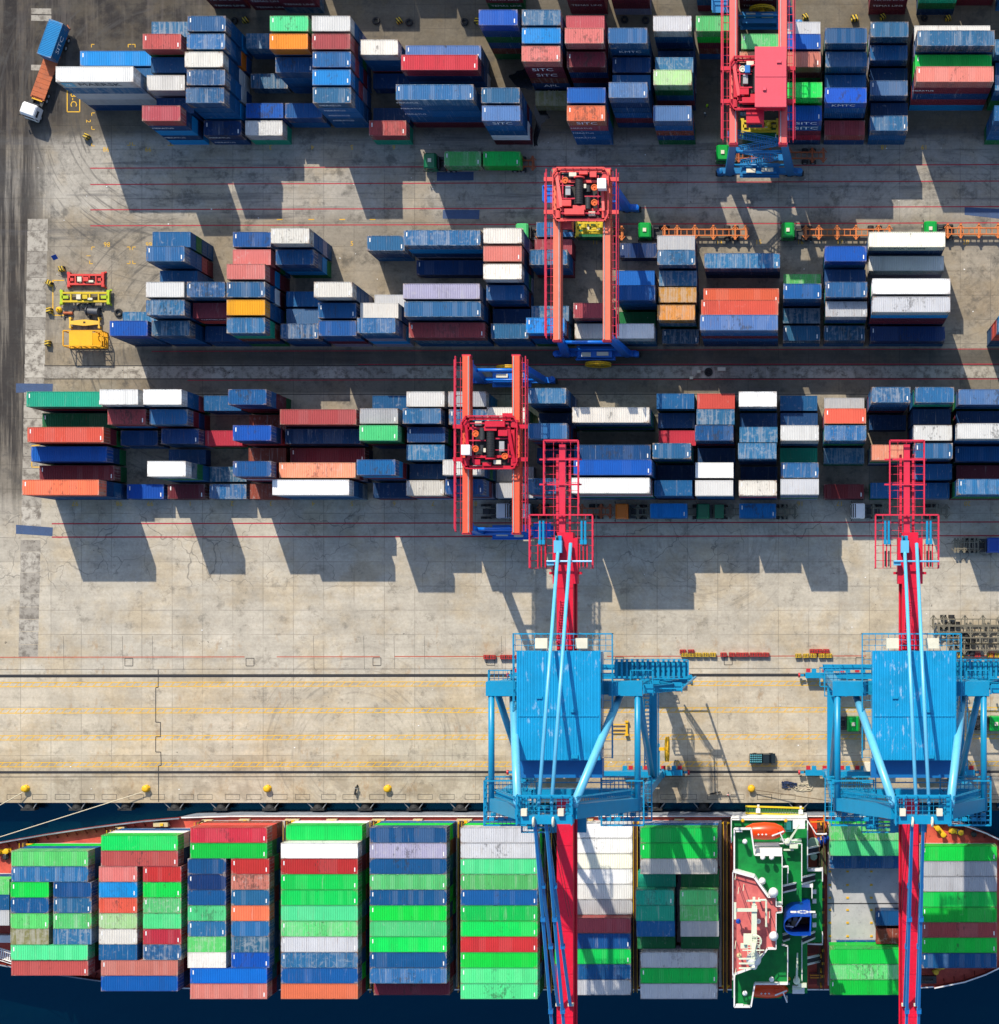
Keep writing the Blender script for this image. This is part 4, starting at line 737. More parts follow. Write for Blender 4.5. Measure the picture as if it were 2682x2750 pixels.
    m.box(hx-.02, hx+.06, y0+1.2, y0+2.2, zb+.1, zb+2.2); m.box(-hx-.06, -hx+.02, y1-3.2, y1-2.2, zb+.1, zb+2.2)
    for y in (y0+3.5, y0+7, y0+10.5): m.box(hx-.02, hx+.05, y, y+1.3, zb+2.0, zb+3.2)
    for x in (-3, 0, 3): m.box(x-.6, x+.6, y0-.05, y0+.02, zb+2, zb+3.2)
    Hs = part('machinery_house', m, [SB, DKG])
    m = MB(); m.box(-hx-.25, hx+.25, y0+.1, y1+.2, zt, zt+.22)
    for x in [(-hx+.2)+i*.45 for i in range(25)]: m.bar((x, y0+.2, zt+.235), (x, y1+.1, zt+.235), .12, .06)
    m.bar((-hx, 4.6, zt+.30), (hx, 4.6, zt+.30), .25, .08); part('roof', m, ROOFB, Hs)
    m = MB(); m.box(-hx-.3, hx+.3, y0-2.5, y0, zb+1.2, zb+3.4); part('rope_house', m, SBD, Hs)
    m = MB(); zz = zb
    m.grid(-hx-1.3, hx+1.3, y1+.1, y1+2.4, zz, .9, .07); m.grid(hx+.1, hx+1.4, y0, y1, zz, 1.1, .07); m.grid(-hx-1.4, -hx-.1, y0, y1, zz, 1.1, .07)
    m.rail([(-hx-1.4, y0, zz), (-hx-1.4, y1+2.5, zz), (hx+1.4, y1+2.5, zz), (hx+1.4, y0, zz)], 1.15, .075, 1.5); m.rail([(hx+1.4, y0-3.4, zz), (-hx-1.4, y0-3.4, zz)], 1.1, .06)
    part('railed_gallery', m)
    for x in (-3.6, 1.9): part('floodlight_box', MB().box(x, x+1.7, y1+.5, y1+1.9, zz+1.3, zz+2.6), CREAM, Hs)
    for x in (-2.9, 2.6): part('floodlight_box', MB().box(x-.6, x+.6, y0-3.2, y0-2.6, zz+1, zz+2), CREAM, Hs)
    for c_, d_ in (((2.2, y0+.6, zt+.4), (.9, .5, .3)), ((2.0, y0+6.8, zt+.4), (.7, .4, .3)), ((-2.6, y0+8.6, zt+.35), (.8, .3, .2))): part('vent', MB().cbox(c_, d_), SB, Hs)
    # red boom: box girder in front, narrower tail behind
    m = MB(); bt = 42.0; m.box(-1.12, 1.12, -52, yw+.6, bt-2.4, bt); m.box(-1.12, 1.12, y0+1.0, 29.8, bt-2.4, bt)
    m.box(-1.45, -1.12, -52, yw+.6, bt-2.4, bt-2.1); m.box(1.12, 1.45, -52, yw+.6, bt-2.4, bt-2.1); m.box(-1.45, -1.12, y0+1, 28.5, bt-2.4, bt-2.1); m.box(1.12, 1.45, y0+1, 28.5, bt-2.4, bt-2.1)
    for sx in (-1, 1): m.bar((sx*1.33, -52, bt-1.9), (sx*1.33, yw, bt-1.9), .16, .2); m.bar((sx*1.33, y0+1, bt-1.9), (sx*1.33, 28, bt-1.9), .16, .2); m.box(min(sx*1.1, sx*1.75), max(sx*1.1, sx*1.75), 22.6, 29.0, bt-1.8, bt-.05)
    m.bar((-2.3, 24.1, bt-.8), (2.3, 24.1, bt-.8), .35, .5)
    for y in range(-50, 24, 6):
        if not yw < y < y0-3.5: m.box(-1.1, 1.1, y, y+.14, bt, bt+.05)
    m.mat(1)
    m.box(-1.4, 1.4, -51.5, -10, bt-2.42, bt-2.38)
    B = part('boom', m, [SR, BLK])
    m = MB(); m.bar((-.45, 29.8, bt-.8), (-.45, 42.2, bt-.8), .85, 1.0); m.bar((-1.25, 29.8, bt-1.4), (-1.25, 40.8, bt-1.4), .35, .5); m.bar((.5, 29.8, bt-1.4), (.5, 40.8, bt-1.4), .3, .4)
    for y in (40.0, 36.5): m.bar((-3.6, y, bt-.2), (2.3, y, bt-.2), .22)
    part('tail_girder', m, SRL, B)
    m = MB(); z = bt-.6
    m.grid(-4.9, 3.9, 24.8, 32.2, z, 1.05, .07); m.rail([(-4.9, 24.8, z), (-4.9, 32.2, z), (3.9, 32.2, z), (3.9, 24.8, z)], 1.2, .1, 1.4)
    m.grid(-2.9, 1.9, 32.3, 42.5, z, 1.1, .06); m.rail([(-2.9, 32.3, z), (-2.9, 42.6, z), (1.9, 42.6, z), (1.9, 32.3, z)], 1.2, .09, 1.4); part('tail_platform', m, SRL, B)
    for x in (-3.5, 2.35):
        m = MB()
        for q in (0, .5): m.tube((x+q, 28.2, z+.75), (x+q, 31.4, z+.75), .17, 10); m.cbox((x+q, 28.4, z+.75), (.42, .6, .55))
        m.mat(1)
        for q in (-.3, .2, .75): m.bar((x+q, 24.9, z+.6), (x+q, 28.2, z+.6), .14, .4)
        m.mat(2)
        for q in (0, .5): m.bar((x+q, 25.0, z+.7), (x+q, 27.2, z+.7), .2, .2)
        part('rope_tensioner', m, [SB, SR, BLK], B)
    m = MB(); m.box(-1.4, -.3, 26.9, 28.6, z+.5, z+2.0); m.mat(1); m.box(-1.25, -.4, 28.6, 29.3, z+.5, z+1.4); m.mat(2); m.disc((-1.0, 29.0, z+1.5), (1, 0, 0), .3, .2); part('winch_cabinet', m, [SBL, SB, DKG], B)
    m = MB(); m.tube((-2.4, 25.7, bt+1.3), (3.9, 25.7, bt+1.3), .13, 8); m.cbox((-1.9, 25.5, bt+.8), (1.0, .7, .7)); part('spreader_bar', m, SBL, B)
    m = MB(); m.stairs((-.6, 14.2, bt+.3), (-.2, 20.3, bt+.05), .9, .35); part('stairs', m, SRL, B)
    for y in (-36.2, -48.0): part('stay_bracket', MB().cbox((-.85, y, bt+.35), (.8, .35, .6)).cbox((.85, y, bt+.35), (.8, .35, .6)), CREAM, B)
    # apex with its sheaves and railings, stays
    za = 60.6; ya = yw+1.6
    m = MB(); m.bar((-3.6, ya-1.4, za), (3.6, ya-1.4, za), 1.1, 1.6); m.bar((-3.4, ya+1.4, za), (3.4, ya+1.4, za), .4, .5)
    for sx in (-1, 1): m.bar((sx*3.3, ya-1.4, za), (sx*3.3, ya+1.6, za), .5, .7)
    for x in (-2.4, -.85, .85): m.bar((x, ya-1.3, za+.3), (x, ya+1.4, za+.3), .22, .3)
    m.grid(-3.5, 3.5, ya-.9, ya+1.6, za+.5, .7, .05); m.rail([(-3.5, ya-2.0, za+.5), (-3.5, ya+1.8, za+.5), (3.5, ya+1.8, za+.5), (3.5, ya-2.0, za+.5)], 1.15, .06, 1.4); A = part('apex_frame', m)
    for x in (-1.35, 1.15): part('sheave', MB().ring((x, ya-1.6, za+1.3), (1, 0, 0), .55, .13, 20, 6).disc((x, ya-1.6, za+1.3), (1, 0, 0), .5, .12), CREAM, A)
    for x in (-2.6, 2.1): part('cabinet', MB().cbox((x, ya-.4, za+.95), (.75, .9, .8)), CREAM, A)
    for sx in (-1, 1):
        part('back_stay', MB().tube((sx*.82, ya+.6, za+.4), (sx*.85, 28.2, bt+.5), .25, 12), SBL, None, True)
        for y_, w_ in ((-36.2, .5), (-49.5, .42)):
            m = MB(); f = Vector((sx*.72-.6, ya-1.7, za+.3)); e = Vector((sx*.85, y_, bt+.7))
            m.bar(f, e, .36, w_*.8); m.mat(1); m.bar(f+Vector((-.2, 0, .12)), e+Vector((-.2, 0, .12)), .07, .1); m.mat(0)
            for k in (.33, .66): c = f.lerp(e, k); m.cbox(c, (.62, .7, .5))
            part('fore_stay', m, [SBD, SBL])
        m = MB()
        for q in (0, .35): m.tube((sx*1.1+q-.7, ya-1.6, za-.5), (sx*1.1+q-.5, -24, bt+.4), .035, 5)
        part('hoist_rope', m, BLK)
    # trolley under the boom with the driver's cab
    m = MB(); zc = bt-4.2
    m.grid(-6.6, -1.9, yw-4.6, yw-.9, zc, .8, .06); m.rail([(-6.6, yw-.9, zc), (-6.6, yw-4.6, zc), (-1.9, yw-4.6, zc)], 1.1, .06); m.grid(-8.2, -6.6, yw-3.0, yw-.4, zc-2.5, .8, .06); m.rail([(-8.2, yw-.4, zc-2.5), (-8.2, yw-3.0, zc-2.5), (-6.6, yw-3.0, zc-2.5)], 1.1, .06)
    m.stairs((-6.4, yw-1.5, zc-2.4), (-3.0, yw-1.5, zc), .7, .4); m.box(-2.6, 2.6, yw-4.6, yw-1.0, zc+.6, zc+1.2)
    for i in range(6): m.bar((-4.6, yw-1.2-.55*i, zc+.5), (-2.2, yw-1.2-.55*i, zc+.5), .2, .7)
    Tr = part('trolley', m)
    m = MB(); m.box(-5.9, -4.2, yw-4.3, yw-2.0, zc-2.4, zc+.3); m.mat(1); m.box(-5.95, -4.15, yw-4.36, yw-3.2, zc-2.1, zc-.5); part('driver_cab', m, [SB, GLS], Tr)
    # cable reel at the seaward leg
    x = reel_side*(X+1.3); m = MB(); m.ring((x, yw+4.2, 4.6), (1, 0, 0), 1.95, .14, 30, 6); m.ring((x+.35, yw+4.2, 4.6), (1, 0, 0), 1.95, .14, 30, 6)
    for i in range(8):
        t = math.pi*i/4; m.bar((x+.17, yw+4.2, 4.6), (x+.17, yw+4.2+1.95*math.cos(t), 4.6+1.95*math.sin(t)), .3, .1)
    m.disc((x+.17, yw+4.2, 4.6), (1, 0, 0), .5, .6); m.cbox((x-.7, yw+4.2, 4.6), (.9, .5, .8)); part('cable_reel', m, YELP)
    part('reel_bracket', MB().bar((x-.9, yw+4.2, 4.6), (reel_side*X, yw+4.2, 3.6), .4).bar((reel_side*X, yw, 3.6), (reel_side*X, yw+5, 3.6), .4), SB)
    part('cabinet', MB().cbox((-reel_side*3, yw+1.4, 5.2), (3, 1.4, 2.0)), CREAM)
    return T
sts(-29.85, 'blue quay crane with red boom behind the parked dark pickup')
sts(18.45, 'blue quay crane with weathered roof beside the ship bridge')
# ================================================================ rubber tyred yard cranes
def rtg(cx, y0, y1, label, girder, trol, rail, leg, ty, flip, roofed=False, reel=None, stairs_end=None):
    cy = (y0+y1)/2; T = thing('yard_crane', label, 'yard crane', (cx, cy, 0), math.pi if flip else 0.0, 'gantry cranes straddling the container rows')
    h = (y1-y0)/2; f = -1 if flip else 1; ty = (ty-cy)*f; ZG = 21.6; gx = 3.8
    def part(nm, mb, mt, par=None, smooth=False): return mb.obj(nm, mt, par or T, None, smooth)
    for sx in (-1, 1):
        G = part('girder', MB().box(sx*gx-.56, sx*gx+.56, -h-1.0, h+1.0, ZG-1.7, ZG).box(sx*gx-.7, sx*gx+.7, -h-.6, h+.6, ZG-1.75, ZG-1.62), girder)
        part('trolley_rail', MB().bar((sx*(gx-.35), -h-.9, ZG+.06), (sx*(gx-.35), h+.9, ZG+.06), .12, .12), STEEL, G)
        m = MB(); xo = sx*(gx+1.55); z = ZG-.5
        m.rail([(xo, -h-.8, z), (xo, h+.8, z)], 1.1, .07, 1.5)
        for i in range(int(2*h/1.25)): m.bar((sx*(gx+.6), -h+i*1.25, z), (xo, -h+i*1.25, z), .08)
        m.bar((sx*(gx+.95), -h-.8, z), (sx*(gx+.95), h+.8, z), .07); m.bar((xo+sx*.25, -h-.4, z+.5), (xo+sx*.25, h+.4, z+.5), .16, .2); part('walkway', m, rail, G)
        for sy in (-1, 1):
            m = MB(); m.bar((sx*gx, sy*h, ZG-1.7), (sx*5.0, sy*h, 2.3), .95, .8, 1.35, 1.0, up=(0, 1, 0)); m.cbox((sx*gx, sy*h, ZG-1.85), (1.5, 1.2, .4)); part('leg', m, leg)
        part('end_cap', MB().cbox((sx*gx, -h-1.05, ZG-.8), (1.35, .3, 1.4)).cbox((sx*gx, h+1.05, ZG-.8), (1.35, .3, 1.4)), rail, G)
    for sy in (-1, 1):
        y = sy*h
        part('sill_beam', MB().bar((-6.6, y, 2.0), (6.6, y, 2.0), .95, .9), leg)
        part('tie_beam', MB().tube((-4.35, y, 13.3), (4.35, y, 13.3), .28, 12).tube((-5, y+.3, 4.6), (5, y+.3, 4.6), .2, 10), SBL if leg is SB else leg, None, True)
        for sx in (-1, 1):
            m = MB(); m.bar((sx*4.6, y, 1.3), (sx*7.0, y, 1.3), .8, .9); m.lathe((sx*6.6, y-.1, 2.4), [(.5, 0), (.5, .3), (.2, .42)], 14); B = part('bogie', m, leg)
            for xx in (4.9, 6.6):
                m = MB(); m.disc((sx*xx, y, .72), (0, 1, 0), .72, .75, 22); m.mat(1); m.disc((sx*xx, y, .72), (0, 1, 0), .36, .8, 14); part('wheel', m, [RUB, leg], B)
        m = MB(); m.cbox((0, y+sy*.1, 3.3), (5.6, 1.7, 1.7)); m.rail([(-3.2, y+sy*1.2, 2.6), (3.2, y+sy*1.2, 2.6)], 1.1, .06); m.box(-3.2, 3.2, y-1.2, y+1.2, 2.45, 2.55); m.mat(1); m.cbox((-1.4, y+sy*.5, 4.25), (1.5, .7, .3)); m.cbox((1.3, y+sy*.4, 4.3), (1.9, .6, .35)); part('power_house', m, [leg, CREAM])
    if reel is not None:
        s_ = reel*f; y = s_*(h+1.75); m = MB(); m.ring((.4, y, 2.75), (0, 1, 0), 2.05, .13, 34, 6); m.ring((.4, y+s_*.3, 2.75), (0, 1, 0), 2.05, .13, 34, 6)
        for i in range(12):
            t = math.pi*i/6; m.bar((.4, y+s_*.15, 2.75), (.4+2.05*math.cos(t), y+s_*.15, 2.75+2.05*math.sin(t)), .08, .3)
        m.disc((.4, y, 2.75), (0, 1, 0), .5, .8); part('cable_reel', m, YELP)
    # corner platform with stairs
    m = MB(); xx = -6.2; yy = h*.0+h
    m.box(xx-1.3, xx+1.5, yy-1.2, yy+1.2, 9.9, 10.0); m.rail([(xx-1.3, yy-1.2, 10), (xx-1.3, yy+1.2, 10), (xx+1.5, yy+1.2, 10)], 1.1, .07); m.stairs((xx+.8, yy-.6, 10), (xx-.6, yy-5.4 if False else yy-.6, 2.6), .8, .4); m.bar((xx-1, yy+1, 2.5), (xx-1, yy+1, 10), .2); part('stair_platform', m, leg)
    if stairs_end is not None:
        y = stairs_end*h*f; o = .9*stairs_end*f; m = MB()
        for (xa, za), (xb, zb) in zip(((-3.2, 3), (3.0, 7), (-3.2, 11), (3.0, 15), (-3.6, 19.5)), ((3.0, 7), (-3.2, 11), (3.0, 15), (-3.6, 19.5), (-3.6, 19.6))):
            if xa != xb: m.stairs((xa, y-o, za), (xb, y-o, zb), .85, .45)
            m.box(min(xb, xb+1.2*(1 if xb > 0 else -1)), max(xb, xb+1.2*(1 if xb > 0 else -1)), y-o-.5, y-o+.5, zb-.06, zb)
        part('stairs', m, leg)
    # trolley
    z = ZG+.25; yt = ty; m = MB()
    for sx in (-1, 1): m.bar((sx*(gx-.35), yt-3.7, z+.25), (sx*(gx-.35), yt+3.7, z+.25), .55, .55)
    for y in (-3.7, -2.2, 2.1, 3.7): m.bar((-gx, yt+y, z+.3), (gx, yt+y, z+.3), .4, .45)
    m.rail([(-3.6, yt-4.0, z+.2), (3.6, yt-4.0, z+.2), (4.2, yt-3, z+.2), (4.2, yt+3, z+.2), (3.6, yt+4.0, z+.2), (-3.6, yt+4.0, z+.2), (-4.2, yt+3, z+.2), (-4.2, yt-3, z+.2)], 1.05, .075, 1.3, True, True)
    for sx in (-1, 1):
        for sy in (-1, 1): m.cbox((sx*gx, yt+sy*2.9, z+.3), (.9, 1.2, .7)); m.cbox((sx*(gx+1.2), yt+sy*2.5, z+.1), (1.4, .6, .4))
    m.bar((-2.9, yt-2, z+1.2), (-3.7, yt+3, z+.6), .5, .3); m.bar((3.2, yt+2.6, z+.6), (3.5, yt-2.6, z+1.3), .4, .3)
    Tr = part('trolley', m, [trol]); part('machinery_floor', MB().box(-3.4, 3.4, yt-3.4, yt+3.4, z, z+.08), BLK, Tr); q_ = MB(); q_.rail([(-2.9, yt-2.9, z+.2), (2.9, yt-2.9, z+.2)], 1.0, .07); q_.bar((-3.2, yt+1.2, z+1.5), (-1.0, yt+1.2, z+1.5), .1); q_.bar((.6, yt-.3, z+.9), (3.2, yt-.3, z+.9), .18); q_.bar((-3.1, yt-.6, z+.8), (-.9, yt-.6, z+.8), .2); q_.bar((2.6, yt-3, z+.5), (2.6, yt+3, z+.5), .22); q_.bar((-2.8, yt-3, z+.4), (-2.8, yt+3, z+.4), .22); part('frame_pipes', q_, rail, Tr)
    def tp(nm, mb, mt): return part(nm, mb, mt, Tr)
    d = MB().tube((-.2, yt-1.6, z+1.0), (-.2, yt+2.3, z+1.0), .62, 20)
    for i in range(11): d.disc((-.2, yt-1.5+i*.36, z+1.0), (0, 1, 0), .66, .1, 20)
    tp('rope_drum', d, BLK); tp('drum_brake', MB().disc((-.2, yt+2.5, z+1.05), (0, 1, 0), .85, .18, 22), trol); tp('drum_bearing', MB().cbox((-.2, yt-2.1, z+.9), (1.9, .7, .9)), trol)
    ORG = paint('sheave_orange', alb(238, 110, 50), .4, .25)
    for x, y in ((-2.35, 2.1), (2.1, 1.0), (2.1, -1.3), (-2.3, -1.4)):
        if not roofed or x < 0: tp('sheave', MB().ring((x, yt+y, z+1.1), (0, 0, 1), .42, .1, 18, 6).disc((x, yt+y, z+1.05), (0, 0, 1), .4, .08).disc((x, yt+y, z+1.1), (0, 0, 1), .12, .3), CREAM if roofed else ORG)
    tp('motor', MB().tube((1.1, yt-2.2, z+.8), (1.1, yt-.4, z+.8), .45, 14).tube((1.15, yt+.4, z+.7), (1.15, yt+1.4, z+.7), .35, 12), DKG)
    tp('motor', MB().cbox((-1.9, yt+.6, z+.8), (.75, 1.5, .9)), STEEL)
    [tp('gear_box', MB().cbox((a_, yt+b_, z+c_), d_), trol) for a_, b_, c_, d_ in ((-.9, -2.75, 1.1, (3.0, .85, 1.0)), (-2.1, -1.4, 1.0, (1.4, .9, .9)), (1.9, 3.0, .8, (1.0, .8, .8)), (.4, 3.3, .7, (1.3, .5, .7)))]
    tp('cabinet', MB().cbox((-1.2, yt+3.0, z+.8), (1.1, .6, .7)).cbox((1.7, yt-2.9, z+.7), (1.0, .6, .6)).cbox((.7, yt+1.2, z+1.0), (.35, .6, .5)), CREAM)
    tp('cabinet', MB().box(2.7, 4.0, yt+.5, yt+2.0, z+1.0, z+2.6) if not roofed else MB().cbox((-1.6, yt+1.9, z+1.3), (.8, 1.1, 1.1)), WHITE if not roofed else paint('blue_cabinet', alb(30, 120, 200), .4, .2))
    if roofed:
        m = MB(); m.box(-.45, 4.3, yt-4.2, yt+4.9, z+2.6, z+2.85)
        for i in range(24): m.bar((-.35+i*.2, yt-4.15, z+2.87), (-.35+i*.2, yt+4.85, z+2.87), .07, .05)
        m.cbox((1.0, yt-1.5, z+3.0), (.5, .5, .25)); m.cbox((3.2, yt+2.6, z+2.98), (.7, .4, .2)); m.bar((-.4, yt+.4, z+2.91), (4.25, yt+.4, z+2.91), .12, .06); m.mat(1); m.box(-.3, 4.15, yt-4.0, yt+4.7, z+.3, z+2.6); tp('trolley_house', m, [paint('house_pink', alb(240, 92, 110), .4, .15), trol])
        m = MB(); m.box(-1.8, .9, yt-5.9, yt-3.6, z-2.0, z+.6); m.mat(1); m.box(-1.5, .6, yt-5.95, yt-5.0, z-1.7, z-.2); m.box(-2.7, -1.85, yt-4.6, yt-3.6, z-.3, z+.6); tp('driver_cab', m, [trol, GLS])
    else:
        m = MB(); m.box(-3.3, -1.6, yt-4.7, yt-2.9, z-3.4, z-1.0); m.mat(1); m.box(-3.2, -1.7, yt-4.76, yt-3.6, z-3.1, z-1.8); m.box(-3.36, -3.2, yt-4.5, yt-3.2, z-2.6, z-1.5); tp('driver_cab', m, [trol, GLS])
    return T
RG1 = paint('girder_coral', alb(245, 122, 92), .45, .35, .12); RT1 = paint('trolley_coral', alb(238, 82, 80), .45, .35, .1); RT2 = paint('trolley_crimson', alb(215, 22, 55), .4, .3, .08); RG2 = paint('girder_orange_red', alb(245, 95, 62), .45, .35, .16)
RL1 = paint('leg_blue', alb(8, 115, 222), .35, .25, .04); RG3 = paint('girder_pink', alb(248, 108, 102), .45, .3, .08); RL3 = paint('leg_steel_blue', alb(20, 125, 190), .38, .25, .05); WR = paint('walkway_red', alb(205, 35, 68), .45, .25, .1)
rtg(-30.05, 41.8, 65.9, 'coral gantry crane with blue legs standing over the middle yard block', RG1, RT1, WR, RL1, 62.7, False, False, -1)
rtg(-43.9, 12.3, 37.4, 'crimson gantry crane with blue legs standing over the lower yard block', RG2, RT2, WR, RL1, 25.0, True, False, 1)
rtg(-3.1, 71.9, 96.3, 'pink roofed gantry crane with blue stairs over the top yard block', RG3, RT2, SRL, RL3, 79.6, False, True, 1, -1)
# spreaders hanging from, and lying on the ground below, the yard cranes
YG = paint('spreader_yellow', alb(225, 195, 35), .45, .4, .15); RSP = paint('spreader_red', alb(228, 70, 62), .45, .3, .1)
def spreader(loc, label, mat, rz=0.0, L=6.0, w=2.3, head=True, accent=None):
    T = thing('lifting_spreader', label, 'spreader', loc, rz, 'container spreaders')
    m = MB()
    for sy in (-1, 1): m.bar((-L/2+.4, sy*(w/2-.35), .45), (L/2-.4, sy*(w/2-.35), .45), .32, .5)
    for x in (-L*.28, -L*.08, L*.1, L*.28): m.bar((x, -w/2+.3, .5), (x, w/2-.3, .5), .22, .35)
    m.bar((-L/2+.7, .25, .3), (L/2-.7, .25, .3), .12); m.obj('main_frame', mat, T)
    for sx in (-1, 1):
        m = MB(); m.bar((sx*(L/2-.25), -w/2, .4), (sx*(L/2-.25), w/2, .4), .45, .55)
        for sy in (-1, 1): m.cbox((sx*(L/2-.2), sy*(w/2-.05), .3), (.5, .35, .7)); m.bar((sx*(L/2-.1), sy*w/2, .5), (sx*(L/2+.15), sy*(w/2+.25), .05), .25, .12)
        m.bar((sx*L*.33, 0, .55), (sx*(L/2-.3), 0, .55), .5, .25); m.obj('end_beam', accent or mat, T)
    m = MB(); m.cbox((.2, 0, .8), (.8, .7, .5)); m.mat(1); m.cbox((-.9, 0, .75), (.7, .8, .45)); m.cbox((1.0, -.35, .8), (.8, .35, .3)); m.obj('hydraulic_unit', [mat, CREAM], T)
    if head:
        m = MB(); m.bar((-1.6, -.6, 1.2), (1.6, -.6, 1.2), .25); m.bar((-1.6, .6, 1.2), (1.6, .6, 1.2), .25)
        for x in (-1.4, 1.4): m.disc((x, 0, 1.5), (0, 1, 0), .45, .5); m.bar((x, -.6, 1.2), (x, .6, 1.2), .3)
        m.ring((0, 0, 1.75), (0, 0, 1), .9, .06); m.obj('head_block', mat, T)
    return T
spreader((-3.0, P(2, 0, 0, 900, 5)[1], 3.2), 'yellow spreader hanging over the dark green container under a gantry crane', YG, L=6.2)
spreader((-30.0, P(2, 0, 0, 1660, 8)[1]+.3, 6.6), 'dark yellow spreader hanging below the coral trolley', YG, L=5.6)
a = P(0, 1, 610, 180, 1.2); spreader((a[0], a[1], 0.0), 'red spreader lying on the concrete beside the yellow one', RSP, 0, 6.1, 2.2, False)
a = P(0, 1, 602, 308, 1.6); spreader((a[0], a[1], .35), 'yellow green spreader lying between the red spreader and a black tyre', YG, 0, 8.2, 2.1, False, paint('lime_steel', alb(185, 210, 25), .45, .3, .1))
# ================================================================ the ship
def Q(u, v, z): return (wx(1960+.2664*u, z), wy(2180+.2664*v, z))
CY = SHIP_Y; DZ = 3.1
HW = [(-150, .6), (-146, 4), (-140, 6.8), (-134, 8.6), (-128, 10), (-120, 11.4), (-112, 12.6), (-104, 13.6), (-98, 14.1), (-90, 14.35), (19, 14.35), (25.5, 13.9), (30.5, 12.9), (33.9, 11.7), (36.2, 10.6), (40, 8.6), (44, 5.5), (47, 1.5)]
def hw(x):
    for (a, p), (b, q) in zip(HW, HW[1:]):
        if a <= x <= b: return p+(q-p)*(x-a)/(b-a)
    return 1.0
def noisy(name, c1, c2, c3, rough=.55):
    t = NT(name); p = t.pos(); a = t.noise(p, .35, 5, .7); b = t.noise(p, 1.8, 4, .7); c = t.mix(t.step(a, .38, .66), c1, c2); c = t.mix(t.math('MULTIPLY', t.step(b, .6, .72), .7), c, c3)
    return t.out(c, rough, 0, .3)
HULLG = noisy('hull_grey', alb(150, 158, 168), alb(120, 128, 140), alb(95, 70, 60)); DECKR = noisy('deck_red', alb(218, 95, 74), alb(185, 72, 60), alb(120, 55, 45)); DKR = noisy('deck_dark_red', alb(150, 52, 48), alb(110, 45, 42), alb(60, 35, 32))
GRN = noisy('deck_green', alb(0, 142, 62), alb(0, 120, 55), alb(20, 100, 60)); ROOFR = noisy('roof_red', alb(222, 118, 115), alb(205, 100, 100), alb(170, 80, 80)); SHW = noisy('ship_white', alb(246, 246, 246), alb(228, 230, 232), alb(200, 190, 178), .4)
HATG = noisy('hatch_grey', alb(196, 196, 198), alb(178, 180, 184), alb(120, 112, 106)); ORB = paint('lifeboat_orange', alb(240, 72, 12), .3, .12); FUNB = paint('funnel_blue', alb(5, 72, 185), .35, .15); MASTC = paint('mast_cream', alb(225, 235, 212), .45, .2); BRN = noisy('lashing_brown', alb(95, 62, 48), alb(60, 42, 38), alb(150, 120, 70)); ORS = paint('deck_orange_red', alb(225, 60, 25), .45, .2); TAR = noisy('tarpaulin_khaki', alb(85, 92, 55), alb(65, 72, 48), alb(100, 90, 60)); BEI = paint('beige_locker', alb(215, 195, 150), .5, .4)
SHIP_T = thing('container_ship', 'long container ship with grey hull moored along the quay', 'ship', (0, CY, 0))
def sp(nm, mb, mt, par=None, smooth=False):
    o = mb.obj(nm, mt, par or SHIP_T, None, smooth)
    if par is None: o.location = (0, -CY, 0)
    return o
poly = [(x, CY+w) for x, w in HW]+[(x, CY-w) for x, w in HW[::-1]]
low = [(x*.985-.5 if abs(x+35) > 58 else x, CY+(y-CY)*(.94 if abs(x+35) > 66 else .998)) for x, y in poly]
m = MB(); n = len(poly); m._add([(x, y, -4) for x, y in low]+[(x, y, DZ) for x, y in poly], [(i, i+n, (i+1) % n+n, (i+1) % n) for i in range(n)]); HULL = sp('hull', m, HULLG)
m = MB(); m._add([(x, y, DZ-.05) for x, y in poly], [tuple(range(n-1, -1, -1))]); sp('deck', m, DECKR)
m = MB()
for s_ in (1, -1):                                                 # bulwark with stays, bow and stern, and the rim amidships
    pts = [(x, CY+s_*(w-.12)) for x, w in HW]
    for (a, b), (c, d) in zip(pts, pts[1:]):
        big_ = a < -99 or a > 24; hgt = 1.25 if big_ else .35; m.bar((a, b, DZ+hgt/2-.05), (c, d, DZ+hgt/2-.05), .14, hgt)
        m.mat(1 if a > 20 or -100 < a < 20 else 2); m.bar((a, b, DZ+hgt), (c, d, DZ+hgt), .2, .1); m.mat(0)
        if big_:
            k = max(1, int(abs(c-a)/1.6))
            for i in range(k):
                f = i/k; x, y = a+(c-a)*f, b+(d-b)*f; m.bar((x, y-s_*.9, DZ), (x, y-s_*.05, DZ+1.1), .1, .25)
sp('bulwark', m, [DKR, SHW, HULLG])
m = MB()                                                           # hatch coamings and covers under every bay
bays = {}
for s in stacks:
    if s['blk'][0] == 'S': bays.setdefault(s['blk'], []).append(s)
ext = {}
for k, ss in bays.items():
    if ss[0]['src'] == 'hc' and len(ss) == 2: continue
    x0 = min(s['x']-s['L']/2 for s in ss if s['src'] != 'hc'); x1 = max(s['x']+s['L']/2 for s in ss if s['src'] != 'hc')
    y0 = min(s['y'] for s in ss)-W2; y1 = max(s['y'] for s in ss)+W2; ext[k] = (x0, x1, y0, y1)
    hz = 3.62 if k == 'S9' else HATCH-.02; m = MB()
    m.box(x0-.15, x1+.15, y0+.1, y1-.1, DZ-.04, hz)
    if k == 'S9':
        m.box(x0-.2, x1+1.5, CY-6.0, CY+5.95, DZ-.02, hz+.06); m.mat(2)
        for yy in (CY+5.2, CY+3.0, CY+.9, CY-1.1, CY-3.2, CY-5.4):
            for xx in (x0+.2, x0+3.1, x0+7.0, x1-.4): m.cbox((xx, yy, hz+.12), (.42, .3, .12))
        m.mat(1); m.box(x0-.2, x1+1.5, CY-.16, CY+.02, hz+.05, hz+.075); m.mat(0)
    sp('hatch_cover', m, [HATG, BLK, YELP])
keys = sorted(ext, key=lambda k: ext[k][0])
